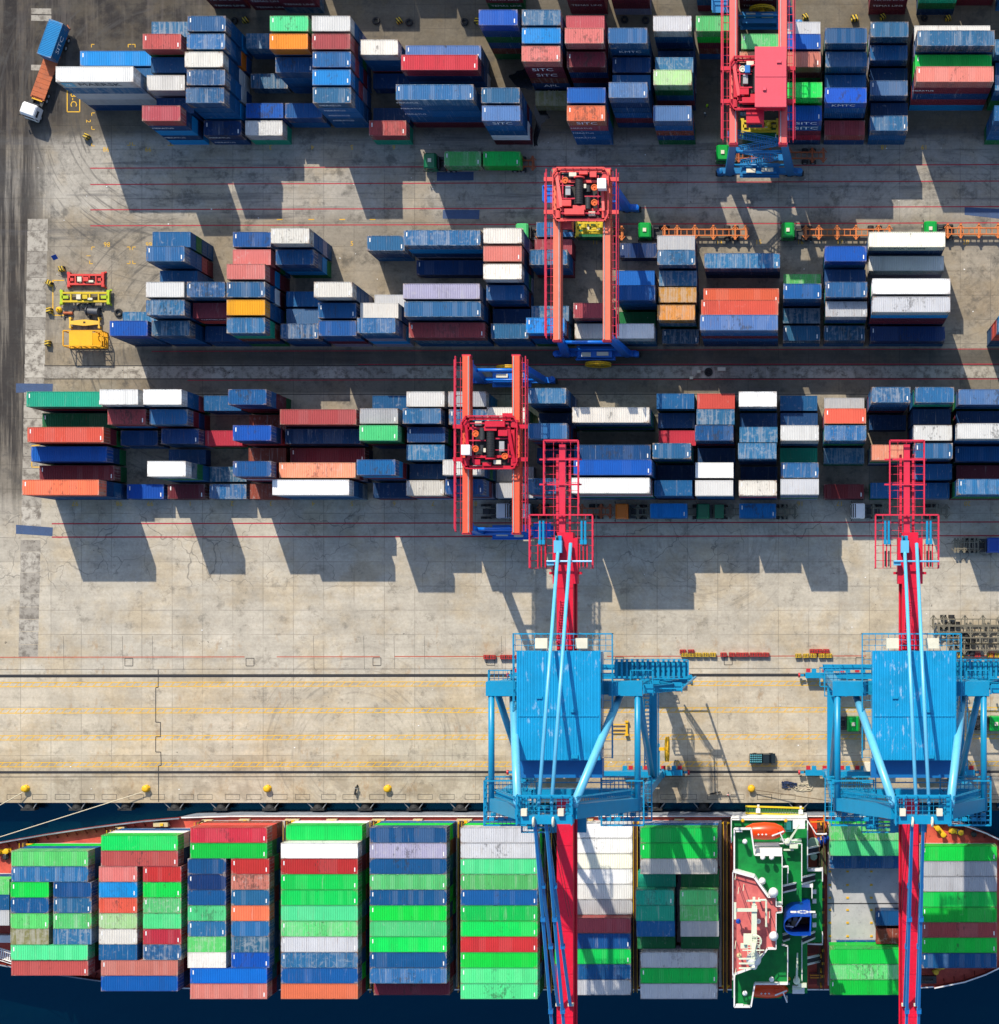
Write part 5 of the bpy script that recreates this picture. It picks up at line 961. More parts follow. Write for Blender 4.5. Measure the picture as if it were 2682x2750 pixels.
for a, b in zip(keys, keys[1:]):                                   # lashing bridges and gear in the gaps
    xa, xb = ext[a][1], ext[b][0]
    if xb-xa < .5: continue
    if xb-xa > 4: xb = xa+1.7
    w_ = min(hw(xa), hw(xb))-.5; xm = (xa+xb)/2; m = MB(); hh = 6.2
    m.box(xa+.2, xb-.2, CY-w_, CY+w_, DZ, DZ+.25)
    for i in range(int(2*w_/2.478)+1):
        y = CY-w_+i*2.478; m.bar((xm, y, DZ), (xm, y, hh), .22)
    m.box(xm-.3, xm+.3, CY-w_, CY+w_, hh, hh+.1); m.mat(1)
    for s_ in (-1, 1): m.bar((xm+s_*.3, CY-w_, hh+1), (xm+s_*.3, CY+w_, hh+1), .07)
    for yy in (CY-w_+.4, CY+w_-.6): m.cbox((xm, yy, DZ+1.3), (xb-xa-.4, .25, .25)); m.bar((xm-.3, yy, DZ), (xm-.3, yy, hh), .12); m.bar((xm+.3, yy, DZ), (xm+.3, yy, hh), .12)
    sp('lashing_bridge', m, [BRN, YELP])
x9 = ext['S9'][0]-1.9; m = MB(); m.box(x9, x9+1.2, CY-13.6, CY+13.6, DZ, DZ+.25); m.mat(1)
for i in range(12): m.bar((x9+.6, CY-13.2+i*2.4, DZ), (x9+.6, CY-13.2+i*2.4, 6.0), .2); m.cbox((x9+1.0, CY-12+i*2.1, DZ+.5), (.4, .35, .5))
m.mat(0); m.bar((x9+.3, CY-13.6, 6.1), (x9+.3, CY+13.6, 6.1), .14); m.bar((x9+1.0, CY-13.6, 6.1), (x9+1.0, CY+13.6, 6.1), .14); sp('lashing_bridge', m, [BRN, YELP])
a = P(2, 3, 1432, 0, DZ)[0]; b = P(2, 3, 1492, 0, DZ)[0]; sp('cross_deck', MB().box(a, b, CY-13.9, CY+13.9, DZ-.04, DZ+.06), DKR)
# lockers along the quay side deck
for c, x0, x1 in ((0, 845, 910), (0, 1120, 1225), (0, 1470, 1545), (0, 1740, 1815), (1, 170, 270), (1, 470, 545), (1, 800, 890), (1, 1098, 1165), (1, 1415, 1525), (2, 445, 500), (2, 780, 850), (2, 1090, 1160)):
    a, b = P(c, 3, x0, 0, 3.6)[0], P(c, 3, x1, 0, 3.6)[0]; y = CY+hw((a+b)/2); m = MB().box(a, b, y-1.25, y-.55, DZ, DZ+1.0)
    m.mat(1); m.cbox(((a*.4+b*.6), y-.9, DZ+1.1), (.5, .4, .25)); sp('deck_locker', m, [BEI, YELP])
# bow gear (west end) and stern gear (east end)
def bitts(x, y, rz=0.0):
    m = MB(); c_, s_ = math.cos(rz), math.sin(rz); m.bar((x-1.2*c_, y-1.2*s_, DZ+.12), (x+1.2*c_, y+1.2*s_, DZ+.12), .8, .25)
    for q in (-.7, .7): m.lathe((x+q*c_, y+q*s_, DZ+.2), [(.34, 0), (.34, .7), (.44, .72), (.44, .9), (.2, .95)], 14)
    sp('mooring_bitts', m, YELP)
p = P(3, 3, 1478, 502, 3.5); bitts(p[0], p[1], -.85); p = P(3, 3, 1595, 505, 3.5); bitts(p[0], p[1], -.2); p = P(0, 3, 25, 650, 3.5); bitts(p[0], p[1], .15); p = P(3, 3, 1470, 1502, 3.5); bitts(p[0], p[1], .7)
for c, x, y in ((3, 1620, 508), (3, 1722, 525), (0, 40, 690)):
    p = P(c, 3, x, y, 3.5); sp('mooring_roller', MB().lathe((p[0], p[1], DZ), [(.5, 0), (.5, .5), (.3, .6), (.3, .8)], 14), DKG)
p = P(3, 3, 1392, 1580, 3.5); sp('fairlead', MB().cbox((p[0], p[1], DZ+.4), (2.6, 1.2, .8)).ring((p[0], p[1], DZ+.9), (0, 1, 0), .6, .14), DKG)
p = P(0, 3, 40, 1300, 4); m = MB(); m.stairs((p[0]-2, p[1]-2.0, DZ), (p[0]+3.0, p[1]-2.6, DZ+2.6), 1.6, .5); m.box(p[0]-3, p[0]+1.6, p[1]-.2, p[1]+1.0, DZ, DZ+1.4); sp('stairs', m, SHW)
# accommodation block
def PQ(pts, z): return [Q(u, v, z) for u, v in pts]
def edge_wall(mb, pts, z, h=1.0, w=.22, closed=True):
    q = [Q(u, v, z) for u, v in pts]
    for a, b in zip(q, (q[1:]+q[:1]) if closed else q[1:]): mb.bar((*a, z+h/2), (*b, z+h/2), w, h)
ZW, ZR, ZA, ZB, ZC = 20.0, 23.2, 13.5, 10.5, 7.5
body = [(60, 480), (500, 480), (500, 1700), (60, 1700)]
m = MB(); m.prism(PQ([(60, 440), (520, 440), (520, 1690), (60, 1690)], ZW), DZ, ZW-.25); m.mat(1)
for z in (6.5, 9.5, 12.5, 15.5, 18.2):
    xa, ya = Q(60, 470, ZW); xb, yb = Q(60, 1660, ZW)
    for i in range(16):
        y = ya+(yb-ya)*(i+.5)/16; m.box(xa-.03, xa+.05, y-.3, y+.3, z, z+.7)
ACC = sp('accommodation_block', m, [SHW, GLS])
wing = [(45, 165), (212, 165), (250, 425), (525, 430), (525, 940), (525, 1330), (580, 1345), (580, 1610), (580, 1720), (250, 1720), (212, 1950), (45, 1950)]
m = MB(); m.prism(PQ(wing, ZW), ZW-.24, ZW); sp('bridge_wing_deck', m, GRN, ACC)
m = MB(); edge_wall(m, wing[:4], ZW, 1.15, .22, False); edge_wall(m, [(525, 430), (525, 545), (585, 545), (585, 610)], ZW, 1.1, .14, False); edge_wall(m, wing[8:]+[wing[0]], ZW, 1.15, .22, False); edge_wall(m, [(525, 545), (525, 940)], ZW, .9, .1, False); edge_wall(m, [(520, 1330), (580, 1345), (580, 1720)], ZW, 1.0, .1, False)
a = Q(60, 180, ZW); b = Q(125, 195, ZW); m.box(a[0], b[0], b[1], a[1], ZW+.5, ZW+1.1); a = Q(60, 1925, ZW); b = Q(135, 1945, ZW); m.box(a[0], b[0], b[1], a[1], ZW+.5, ZW+1.1); sp('wing_bulwark', m, SHW, ACC)
roof = [(30, 595), (245, 655), (385, 850), (465, 850), (465, 940), (525, 942), (525, 1000), (465, 1008), (465, 1370), (380, 1370), (245, 1555), (30, 1635)]
m = MB(); m.prism(PQ([(q[0]*.97+10, q[1]*.985+15) for q in roof], ZR), ZW, ZR-.2); m.mat(1); q = PQ([(245, 665), (385, 860)], ZR); WHH = sp('wheelhouse', m, [SHW, GLS], ACC)
m = MB(); m.prism(PQ(roof, ZR), ZR-.2, ZR); sp('wheelhouse_roof', m, ROOFR, ACC)
m = MB(); edge_wall(m, [roof[i] for i in (0, 1, 2, 3)], ZR, .5, .32, False)
for a, b in zip(roof, roof[1:]+roof[:1]): m.rail([(*Q(*a, ZR), ZR), (*Q(*b, ZR), ZR)], 1.1, .06, 1.5, True)
edge_wall(m, [roof[i] for i in (8, 9, 10, 11)], ZR, .45, .2, False); edge_wall(m, [roof[11], roof[0]], ZR, .3, .12, False); sp('roof_rail', m, SHW, ACC)
def dome(u, v, r, z, par=None): x, y = Q(u, v, z+1.2); sp('satellite_dome', MB().lathe((x, y, z), [(r*.5, 0), (r*.55, .5), (r*.95, .7), (r, 1.2), (r*.87, 1.6), (r*.5, 1.95), (.05, 2.1)], 20), SHW, par or ACC, True)
dome(238, 1490, 1.15, ZR); dome(437, 815, .75, ZR); dome(440, 1255, .72, ZR); dome(245, 1558, .5, ZR); dome(325, 700, .55, ZW)
m = MB(); x0, y0 = Q(245, 1270, ZR); zt = 33.0                      # mast with yards, radar scanners and a long catwalk
m.bar((x0, y0, ZR), (x0, y0, zt), 1.0, 1.0, .5, .5); m.bar((x0+.05, y0+5.5, 26.5), (x0, y0-2.5, 26.5), .8, .5); m.bar((x0, y0+6.8, 26.6), (x0, y0+5, 26.6), .4); m.bar((x0-2.7, y0+4.9, 26.8), (x0+.5, y0+4.9, 26.8), .45); m.bar((x0-2.8, y0+3.6, 27.2), (x0-2.8, y0+6.1, 27.2), .35)
m.bar((x0-1.1, y0+6.3, 26.9), (x0+1.0, y0+6.3, 26.9), .25); m.bar((x0, y0+5.0, 24), (x0, y0+5.0, 26.5), .6); m.cbox((x0-.9, y0+.6, 27.0), (1.3, 1.5, .8)); m.cbox((x0-1.5, y0-.5, 26.6), (1.0, .7, .6)); m.ring((x0+.2, y0+.3, 27.2), (0, 0, 1), .9, .12); m.grid(x0-.9, x0+.9, y0-1.5, y0+1.2, 28.5, .4, .07)
for q in (-.9, -.2, .5): m.bar((x0-2.2, y0-2.4+q, 29), (x0+.2, y0-2.4+q, 29), .22)
m.bar((x0, y0-2.2, 29.5), (x0+1.3, y0-1.0, 29.5), .15); m.bar((x0-1.6, y0, zt-1), (x0+1.6, y0, zt-1), .16); m.bar((x0, y0, zt), (x0, y0, zt+2.5), .12); sp('radar_mast', m, MASTC, ACC)
m = MB(); q = [Q(290, 890, ZR+1.5), Q(365, 890, ZR+1.5), Q(365, 1150, ZR+1.5)]; m.path([(*k, ZR+1.5) for k in q], .16, 8); m.bar((*q[2], ZR), (*q[2], ZR+1.6), .3); m.bar((*q[0], ZR), (*q[0], ZR+1.6), .2); sp('signal_davit', m, MASTC, ACC)
for u, v, z, ma in ((85, 1105, ZR, FUNB), (150, 300, ZW, SHW), (285, 1105, ZR, SHW), (420, 460, ZW, SHW), (330, 460, ZW, SHW), (150, 1830, ZW, SHW), (420, 1690, ZW, SHW), (93, 1450, ZR, BEI)):
    x, y = Q(u, v, z+1.8); m = MB(); m.bar((x, y, z), (x, y, z+1.6), .16); m.lathe((x, y, z+1.4), [(.3, 0), (.38, .2), (.38, .5), (.2, .7)], 12); sp('searchlight', m, ma, ACC)
for u, v in ((60, 1580), (140, 730), (90, 760), (60, 620), (400, 1000), (60, 1300)):
    x, y = Q(u, v, ZR); m = MB(); m.bar((x, y, ZR), (x, y, ZR+5.5), .09); sp('whip_aerial', m, MASTC, ACC)
# decks aft of the block
A1 = [(500, 90), (780, 90), (780, 1830), (500, 1830)]; A2 = [(780, 560), (935, 590), (935, 1320), (780, 1320)]
m = MB(); m.prism(PQ([(15, 70), (780, 70), (780, 300), (15, 300)], ZB), DZ, ZB-.2); m.prism(PQ([(20, 1700), (520, 1700), (520, 1880), (20, 1880)], ZB), DZ, ZB-.2); m.prism(PQ([(505, 300), (722, 300), (722, 1830), (505, 1830)], ZA), DZ, ZA-.2); AFT = sp('aft_house', m, SHW)
m = MB(); m.prism(PQ([(15, 70), (780, 70), (780, 300), (15, 300)], ZB), ZB-.2, ZB); m.prism(PQ([(722, 300), (780, 300), (780, 1830), (722, 1830)], ZB), ZB-.2, ZB); m.prism(PQ([(505, 300), (722, 300), (722, 1830), (505, 1830)], ZA), ZA-.2, ZA); m.prism(PQ([(780, 585), (930, 590), (930, 1320), (780, 1320)], ZC), ZC-.2, ZC); m.prism(PQ([(20, 1700), (520, 1700), (520, 1880), (20, 1880)], ZB), ZB-.2, ZB); sp('aft_deck', m, GRN, AFT)
m = MB()
for pts, z in (([(500, 310), (722, 310), (722, 690)], ZA), ([(15, 70), (775, 72), (868, 215), (970, 215)], ZB), ([(15, 58), (15, 300)], ZB), ([(780, 90), (780, 560)], ZB), ([(930, 560), (930, 690)], ZC), ([(930, 1210), (930, 1310)], ZC), ([(724, 1300), (724, 1690)], ZA), ([(780, 1320), (930, 1325)], ZC), ([(500, 1720), (600, 1720)], ZA), ([(825, 750), (825, 860)], ZB), ([(580, 610), (580, 710)], ZA), ([(585, 1350), (585, 1600)], ZA)):
    sp('deck_rail', MB().rail([(*Q(*a, z), z) for a in pts], 1.1, .075, 1.3), SHW, AFT)
for pts, z, h_, w_ in (([(15, 52), (775, 55)], ZB, .6, .2), ([(780, 575), (925, 572)], ZC, 1.3, .45), ([(722, 735), (835, 738)], ZB, 1.0, .5), ([(250, 320), (495, 318)], ZB+2, 1.0, .5)):
    m = MB(); edge_wall(m, pts, z, h_, w_, False); sp('deck_coaming', m, SHW, AFT)
for u, v in ((850, 800), (850, 895), (850, 1040), (850, 1135)): a = Q(u-20, v-20, ZC); b = Q(u+20, v+20, ZC); sp('vent_cover', MB().box(a[0], b[0], b[1], a[1], ZC+.0, ZC+.8), SHW, AFT)
a = Q(260, 370, ZW-2); b = Q(525, 425, ZW-2); sp('awning', MB().box(a[0], b[0], b[1], a[1], ZW-3, ZW-2), SHW, AFT)
for (a, za), (b, zb) in ((((725, 690), ZA), ((855, 655), ZC)), (((780, 395), ZB), ((905, 370), ZC-2)), (((780, 1500), ZB), ((905, 1470), ZC-2)), (((535, 775), ZW-2), ((665, 745), ZA)), (((535, 1265), ZW-2), ((600, 1245), ZA)), (((725, 1290), ZA), ((855, 1235), ZC))):
    m = MB(); f, e = Vector((*Q(*a, za), za)), Vector((*Q(*b, zb), zb)); q = Vector((0, .5, 0))
    for s_ in (-1, 1): m.bar(f+q*s_, e+q*s_, .12, .25); m.bar(f+q*s_+Vector((0, 0, .95)), e+q*s_+Vector((0, 0, .95)), .09)
    m.mat(1); n_ = int((e-f).length/.35)
    for i in range(n_): c = f.lerp(e, (i+.5)/n_); m.bar(c-q*.9, c+q*.9, .2, .04)
    sp('stairs', m, [SHW, DKG], AFT)
for u, v, r in ((838, 320, .95), (800, 390, .65), (845, 455, .6)): x, y = Q(u, v, 6); sp('ventilator', MB().lathe((x, y, DZ), [(r*.6, 0), (r*.6, 2.2), (r, 2.3), (r, 2.8), (r*.8, 3.0)], 18), paint('pale_green', alb(170, 205, 180), .5, .3), AFT)
m = MB(); m.prism(PQ([(790, 60), (940, 40), (940, 205), (870, 205)], DZ+.1), DZ, DZ+.12); sp('mooring_deck', m, ORS, AFT); m = MB(); m.prism(PQ([(800, 1620), (930, 1615), (940, 1735), (790, 1740)], DZ+.1), DZ, DZ+.12); m.prism(PQ([(785, 1330), (915, 1330), (915, 1430), (785, 1430)], DZ+2), DZ, DZ+2); sp('mooring_deck', m, DKR, AFT)
ORL = paint('rail_orange', alb(235, 150, 30), .45, .2); m = MB(); m.rail([(*Q(815, 95, 4), 4), (*Q(930, 92, 4), 4)], 1.1, .08); sp('orange_rail', m, ORL, AFT); m = MB(); m.rail([(*Q(945, 40, 4), 4), (*Q(945, 210, 4), 4)], 1.4, .12); m.bar((*Q(960, 210, 4), 4), (*Q(985, 100, 4), 6), .2); sp('orange_rail', m, ORL, AFT); m = MB(); m.rail([(*Q(810, 1640, 4), 4), (*Q(920, 1640, 4), 4), (*Q(920, 1665, 4), 4), (*Q(810, 1665, 4), 4)], .6, .08); sp('orange_rail', m, ORL, AFT)
m = MB(); q = PQ([(895, 420), (960, 350), (975, 640), (905, 560)], 6.0); m.prism(q, DZ, 6.0); sp('tarpaulin', m, TAR, AFT); m = MB(); a = Q(920, 300, 4.5); m.ball((a[0], a[1], 4.2), 1.0, .7, 1.1); m.ball((a[0]+.7, a[1]+.5, 4.0), .7, .6, 1.0); sp('blue_tarpaulin', m, FUNB, AFT)
# funnel: open topped blue casing with exhaust pipes
zf = 23.0; n = 22; zf = 25.0; ring = []
for i in range(n+1):
    t = math.pi/2+math.pi*i/n; ring.append((660+118*math.cos(t), 1150+100*math.sin(t)))
ring = [(822, 1052), (740, 1050)]+ring[::-1]+[(740, 1250), (815, 1248)]
o_ = PQ(ring, zf); cx_ = sum(p[0] for p in o_)/len(o_); cy_ = sum(p[1] for p in o_)/len(o_); i_ = [(cx_+(x-cx_)*.93, cy_+(y-cy_)*.92) for x, y in o_]
m = MB(); L_ = len(o_); tops = [zf]*L_
vs = [(x, y, ZB) for x, y in o_]+[(x, y, z) for (x, y), z in zip(o_, tops)]+[(x, y, ZB+1) for x, y in i_]+[(x, y, z) for (x, y), z in zip(i_, tops)]
fs = []
for i in range(L_):
    j = (i+1) % L_; fs += [(i, j, L_+j, L_+i), (L_+i, L_+j, 3*L_+j, 3*L_+i), (3*L_+i, 3*L_+j, 2*L_+j, 2*L_+i)]
m._add(vs, fs); FU = sp('funnel', m, FUNB)
yn = max(p[1] for p in o_)+.03; xn = Q(735, 1050, zf)[0]; m = MB()
for dx in (-1.4, 1.5): m.cbox((xn+dx, yn, zf-3.0), (.9, .05, 1.3))
for k in range(10):
    t = math.pi*k/5; m.cbox((xn+.05+.75*math.cos(t), yn, zf-3.0+1.0*math.sin(t)), (.35, .05, .45))
sp('funnel_emblem', m, SHW, FU)
m = MB()
for u, v, r in ((600, 1090, .3), (590, 1140, .25), (615, 1190, .25), (660, 1080, .35), (655, 1225, .3)): a = Q(u, v, zf-4); m.tube((*a, ZB), (*a, zf-4), r, 14)
sp('exhaust_pipe', m, paint('pipe_grey', alb(190, 190, 190), .4, .4), FU); m = MB(); a = Q(655, 1160, zf-2); m.lathe((a[0], a[1], ZB), [(.8, 0), (.8, 8.5), (.5, 9.6)], 18); sp('exhaust_pipe', m, BEI, FU)
m = MB(); m.prism([(cx_+(x-cx_)*.9, cy_+(y-cy_)*.88) for x, y in o_], zf-9, zf-8); sp('funnel_floor', m, paint('rusty_floor', alb(140, 95, 75), .6, .5), FU); m = MB(); m.bar((*Q(660, 1150, zf-3), zf-3), (*Q(720, 1060, zf-.5), zf-.5), .2); m.bar((*Q(560, 1150, zf-2), zf-2), (*Q(640, 1160, zf-2), zf-2), .2); sp('funnel_brace', m, SHW, FU)
# provision cranes
for (a, b, c) in (((585, 300), (700, 130), (695, 130)), ((672, 1700), (680, 1420), (690, 1790))):
    p, q, r = Q(*a, 15), Q(*b, 16), Q(*c, 14); m = MB(); m.lathe((*p, ZA), [(.4, 0), (.4, 1.4), (.55, 1.5), (.55, 2.0), (.2, 2.3)], 16); m.bar((*p, 15.6), (*q, 16.2), .38, .4, .2, .2); m.cbox((p[0]+.9, p[1]-.7, 15.2), (1.3, .6, .7)); m.bar((p[0]-.7, p[1]-1.3, 15), (p[0]+.9, p[1]-1.3, 15), .25); C_ = sp('provision_crane', m, MASTC)
    m = MB(); m.cbox((*r, 13.8), (1.9, 1.2, 1.2)); sp('crane_cabinet', m, SHW, C_)
p = Q(592, 130, ZB); sp('fire_box', MB().cbox((p[0], p[1], ZB+.5), (.8, 1.4, 1.0)).rail([(p[0]-.6, p[1]+.9, ZB), (p[0]+.6, p[1]+.9, ZB), (p[0]+.6, p[1]-.9, ZB), (p[0]-.6, p[1]-.9, ZB)], 1.0, .05, 1, True, True), paint('teal_steel', alb(40, 130, 130), .4, .2), AFT)
p = Q(495, 1455, ZA); sp('rescue_frame', MB().cbox((p[0], p[1], ZA+1), (.7, 1.5, .5)), ORS, AFT)
# lifeboats in their davits
for u, v, lab in ((345, 200, 'orange lifeboat in white davits facing the quay'), (375, 1800, 'orange lifeboat in white davits facing open water')):
    z = 13.0; x, y = Q(u, v, z+1.5); T = thing('lifeboat', lab, 'lifeboat', (x, y, z), 0, 'enclosed lifeboats of the ship')
    m = MB(); secs = [(-3.3, .12, .9), (-2.9, .75, .95), (-1.8, 1.25, 1.2), (0, 1.4, 1.35), (1.6, 1.3, 1.3), (2.7, .85, 1.05), (3.3, .15, .95)]; k = 14; vs = []
    for sx, r, zt_ in secs:
        for i in range(k):
            t = 2*math.pi*i/k; c = math.cos(t); s_ = math.sin(t); vs.append((sx, r*c, .9+(zt_*s_*(1.0 if s_ > 0 else .75))))
    fs = [(a*k+i, a*k+(i+1) % k, (a+1)*k+(i+1) % k, (a+1)*k+i) for a in range(len(secs)-1) for i in range(k)]; fs += [tuple(range(k-1, -1, -1)), tuple((len(secs)-1)*k+i for i in range(k))]
    m._add(vs, fs); m.obj('hull', ORB, T, None, True)
    m = MB(); m.cbox((1.7, .1, 2.3), (.9, .8, .5)); m.obj('hatch', ORB, T); m = MB()
    for xx in (-.9, -.3, .3): m.cbox((xx, -.35, 2.2), (.32, .09, .06)); m.cbox((xx, -.35, 2.2), (.09, .32, .062))
    m.obj('grab_mark', SHW, T); m = MB(); m.ring((0, 0, 1.05), (0, 0, 1), .01, .01, 4, 3)
    for xx in (-3.0, 3.1): m.bar((xx, -1.8, -2), (xx, -1.6, 2.4), .22); m.bar((xx, -1.6, 2.4), (xx*.8, 0, 2.6), .18)
    m.bar((3.1, .2, 2.5), (1.2, -.5, 2.7), .2); m.obj('davit', SHW, T)
    for xx in (-3.4, 3.4): MB().lathe((xx, 1.6, .4), [(.25, 0), (.3, .3), (.15, .6)], 10).obj('davit_winch', YELP, T)
# gangway slung along the hull, mooring ropes
a = P(2, 3, 1605, 345, 5); b = P(3, 3, 485, 358, 5); T = thing('gangway', 'yellow gangway stowed along the ship side at the bridge', 'gangway', (a[0], a[1], 5)); d = (b[0]-a[0], b[1]-a[1], 0)
m = MB(); nrm = Vector((-d[1], d[0], 0)).normalized()
for s_ in (-.55, .55): o2 = nrm*s_; m.bar(o2, Vector(d)+o2, .16, .5); m.bar(o2+Vector((0, 0, 1)), Vector(d)+o2+Vector((0, 0, 1)), .1)
m.obj('side_frame', paint('gangway_yellow', alb(235, 205, 25), .4, .25), T); m = MB()
for i in range(36): c = Vector(d)*((i+.5)/36); m.bar(c-nrm*.5, c+nrm*.5, .16, .05)
m.obj('tread', paint('tread_green', alb(60, 120, 50), .5, .3), T)
m = MB()
for f in (.22, .95): c = Vector(d)*f; m.bar(c+nrm*.8+Vector((0, 0, .2)), c-nrm*2.2+Vector((0, 0, -.6)), .35, .3); m.cbox(c+Vector((0, 0, 1.2)), (.7, .7, .4))
m.obj('support_arm', SHW, T)
ROPE = paint('mooring_rope_fibre', alb(215, 205, 180), .8, .2); ROPD = paint('dark_mooring_rope', alb(120, 105, 85), .8, .2)
def rope(p, q, lab, mt, sag=.8, r=.07):
    m = MB(); p, q = Vector(p), Vector(q); pts = [p.lerp(q, i/14)-Vector((0, 0, sag*4*(i/14)*(1-i/14))) for i in range(15)]; o = m.path(pts, r, 6).obj('mooring_rope', mt); tag(o, lab, 'rope', 'mooring ropes of the ship')
p = P(0, 3, 1057, 212, .7); q = P(0, 3, -260, 627, 4.3); rope(p, q, 'pale mooring rope running from second yellow bollard to the bow', ROPE, .5)
p = P(0, 3, 180, 212, .7); q = P(0, 3, -260, 455, 4.3); rope(p, q, 'pale mooring rope running from first yellow bollard to the bow', ROPE, .3)
p = P(2, 3, 1650, 200, .7); q = P(3, 3, 1440, 400, 4.0); rope(p, q, 'dark mooring rope slanting from a bollard to the stern', ROPD, .3)
# ================================================================ lorries and other vehicles
CABG = paint('cab_green', alb(0, 165, 62), .3, .15); CABW = paint('cab_white', alb(244, 246, 248), .3, .15); CABO = paint('cab_orange', alb(235, 120, 20), .3, .2); CABB = paint('cab_blue', alb(10, 70, 165), .3, .2); CABD = paint('cab_dark_green', alb(0, 112, 70), .3, .2); CHO = paint('chassis_orange', alb(225, 125, 55), .5, .35, .25); CHR = paint('chassis_rust', alb(190, 98, 52), .7, .6, .5); CHG = paint('frame_drab', alb(125, 118, 100), .6, .4, .2)
def cab(T, col, box=True, dark_stripe=False):
    m = MB(); prof = [(-1.05, .7), (-1.05, 2.75), (-.75, 3.0), (.75, 3.0), (1.05, 2.55), (1.15, 1.6), (1.2, .7)]; n = len(prof); w_ = 1.24
    rows = [(-w_, 1), (-w_+.16, 0), (w_-.16, 0), (w_, 1)]; vs = []
    for y, e in rows:
        for x, z in prof: vs.append((x*(.93 if e else 1), y, z-(.14 if e and z > 2.4 else 0)))
    fs = [(r*n+i, r*n+(i+1) % n, (r+1)*n+(i+1) % n, (r+1)*n+i) for r in range(3) for i in range(n)]+[tuple(range(n-1, -1, -1)), tuple(3*n+i for i in range(n))]
    m._add(vs, fs); c = m.obj('cab', col, T)
    m = MB(); m.quad((1.10, -1.02, 1.72), (1.10, 1.02, 1.72), (.86, .96, 2.68), (.86, -.96, 2.68)); g_ = MB(); 
    m = MB()._add([(1.16, -1.05, 1.7), (1.16, 1.05, 1.7), (1.09, .98, 2.5), (1.09, -.98, 2.5), (1.02, -1.05, 1.7), (1.02, 1.05, 1.7), (.92, .98, 2.58), (.92, -.98, 2.58)], [(0, 1, 2, 3), (0, 3, 7, 4), (1, 5, 6, 2), (3, 2, 6, 7)]); m.obj('windscreen', GLS, c)
    for s_ in (-1, 1):
        MB().box(-.35, .75, s_*1.245-.01, s_*1.245+.01, 1.7, 2.35).obj('side_window', GLS, c)
        m = MB(); m.bar((1.0, s_*1.2, 2.2), (1.15, s_*1.55, 2.2), .06); m.cbox((1.15, s_*1.55, 2.0), (.12, .22, .55)); m.obj('mirror', BLK, c)
    if box: MB().box(-.28, .28, -.3, .3, 2.99, 3.18).obj('roof_unit', CREAM, c)
    if dark_stripe:
        for x in (.45, .8): MB().box(x, x+.16, -1.15, 1.15, 2.85, 3.03).obj('roof_stripe', BLK, c)
    m = MB(); m.bar((1.0, 0, .55), (-3.6, 0, .75), .9, .3); m.cbox((-1.6, .85, .9), (1.2, .5, .6)); m.cbox((-1.7, -.85, .9), (1.0, .5, .6)); m.cbox((-1.25, 0, 1.5), (.25, 2.0, 1.3)); m.disc((-3.0, 0, 1.0), (0, 0, 1), .5, .12, 16); m.cbox((1.15, 0, .5), (.25, 2.4, .35)); m.obj('tractor_frame', DKG, T)
    for x in (.35, -2.6, -3.5):
        for s_ in (-1, 1): m = MB().disc((x, s_*1.02, .5), (0, 1, 0), .5, .36, 18); m.mat(1); m.disc((x, s_*1.02, .5), (0, 1, 0), .26, .38, 12); m.obj('wheel', [RUB, STEEL], T)
    for s_ in (-1, 1): MB().cbox((1.22, s_*.85, .85), (.08, .35, .2)).obj('headlight', CREAM, T)
def skeletal(T, x1, L, col, axles=2, sub=None):
    x0 = x1-L; m = MB()
    for s_ in (-.5, .5): m.bar((x1, s_, 1.15), (x0, s_, 1.15), .17, .38)
    k = int(L/.95)
    for i in range(k+1): m.bar((x1-L*i/k, -.5, 1.15), (x1-L*i/k, .5, 1.15), .11, .25)
    for f in (.02, .17, .38, .60, .86, .985):
        x = x1-L*f; m.bar((x, -1.2, 1.22), (x, 1.2, 1.22), .26, .22)
        for s_ in (-1, 1):
            m.cbox((x, s_*1.08, 1.33), (.34, .26, .22)); m.bar((x-.55, s_*.5, 1.2), (x, s_*1.1, 1.2), .12, .2); m.bar((x+.55, s_*.5, 1.2), (x, s_*1.1, 1.2), .12, .2)
    m.obj('chassis', col, T)
    for i in range(axles):
        x = x0+1.9+1.35*i
        for s_ in (-1, 1): w_ = MB().disc((x, s_*.95, .52), (0, 1, 0), .52, .55, 18); w_.mat(1); w_.disc((x, s_*.95, .52), (0, 1, 0), .26, .57, 12); w_.obj('wheel', [RUB, STEEL], T)
    m = MB()
    for s_ in (-.7, .7): m.bar((x1-2.6, s_, 1.0), (x1-2.6, s_, .15), .16)
    m.obj('landing_leg', col, T)
def lorry(c, r, x, y, rz, label, col, ch=None, L=13.6, box=True, stripe=False, name='lorry', off=-2.3):
    p = P(c, r, x, y, 2.8); T = thing(name, label, 'lorry', (p[0], p[1], 0), rz, 'container lorries on the yard roads')
    cab(T, col, box, stripe)
    if ch: skeletal(T, off, L, ch)
    return T
G1 = 'containers on lorries'
def load(T, xo, ck, label, L=L20, z=1.36, h=2.591, wear=None):
    rz = T.rotation_euler.z; v = Matrix.Rotation(rz, 3, 'Z') @ Vector((xo, 0, z)); return container(T.location.x+v.x, T.location.y+v.y, z, L, h, ck, label, G1, rz, wear)
PI = math.pi
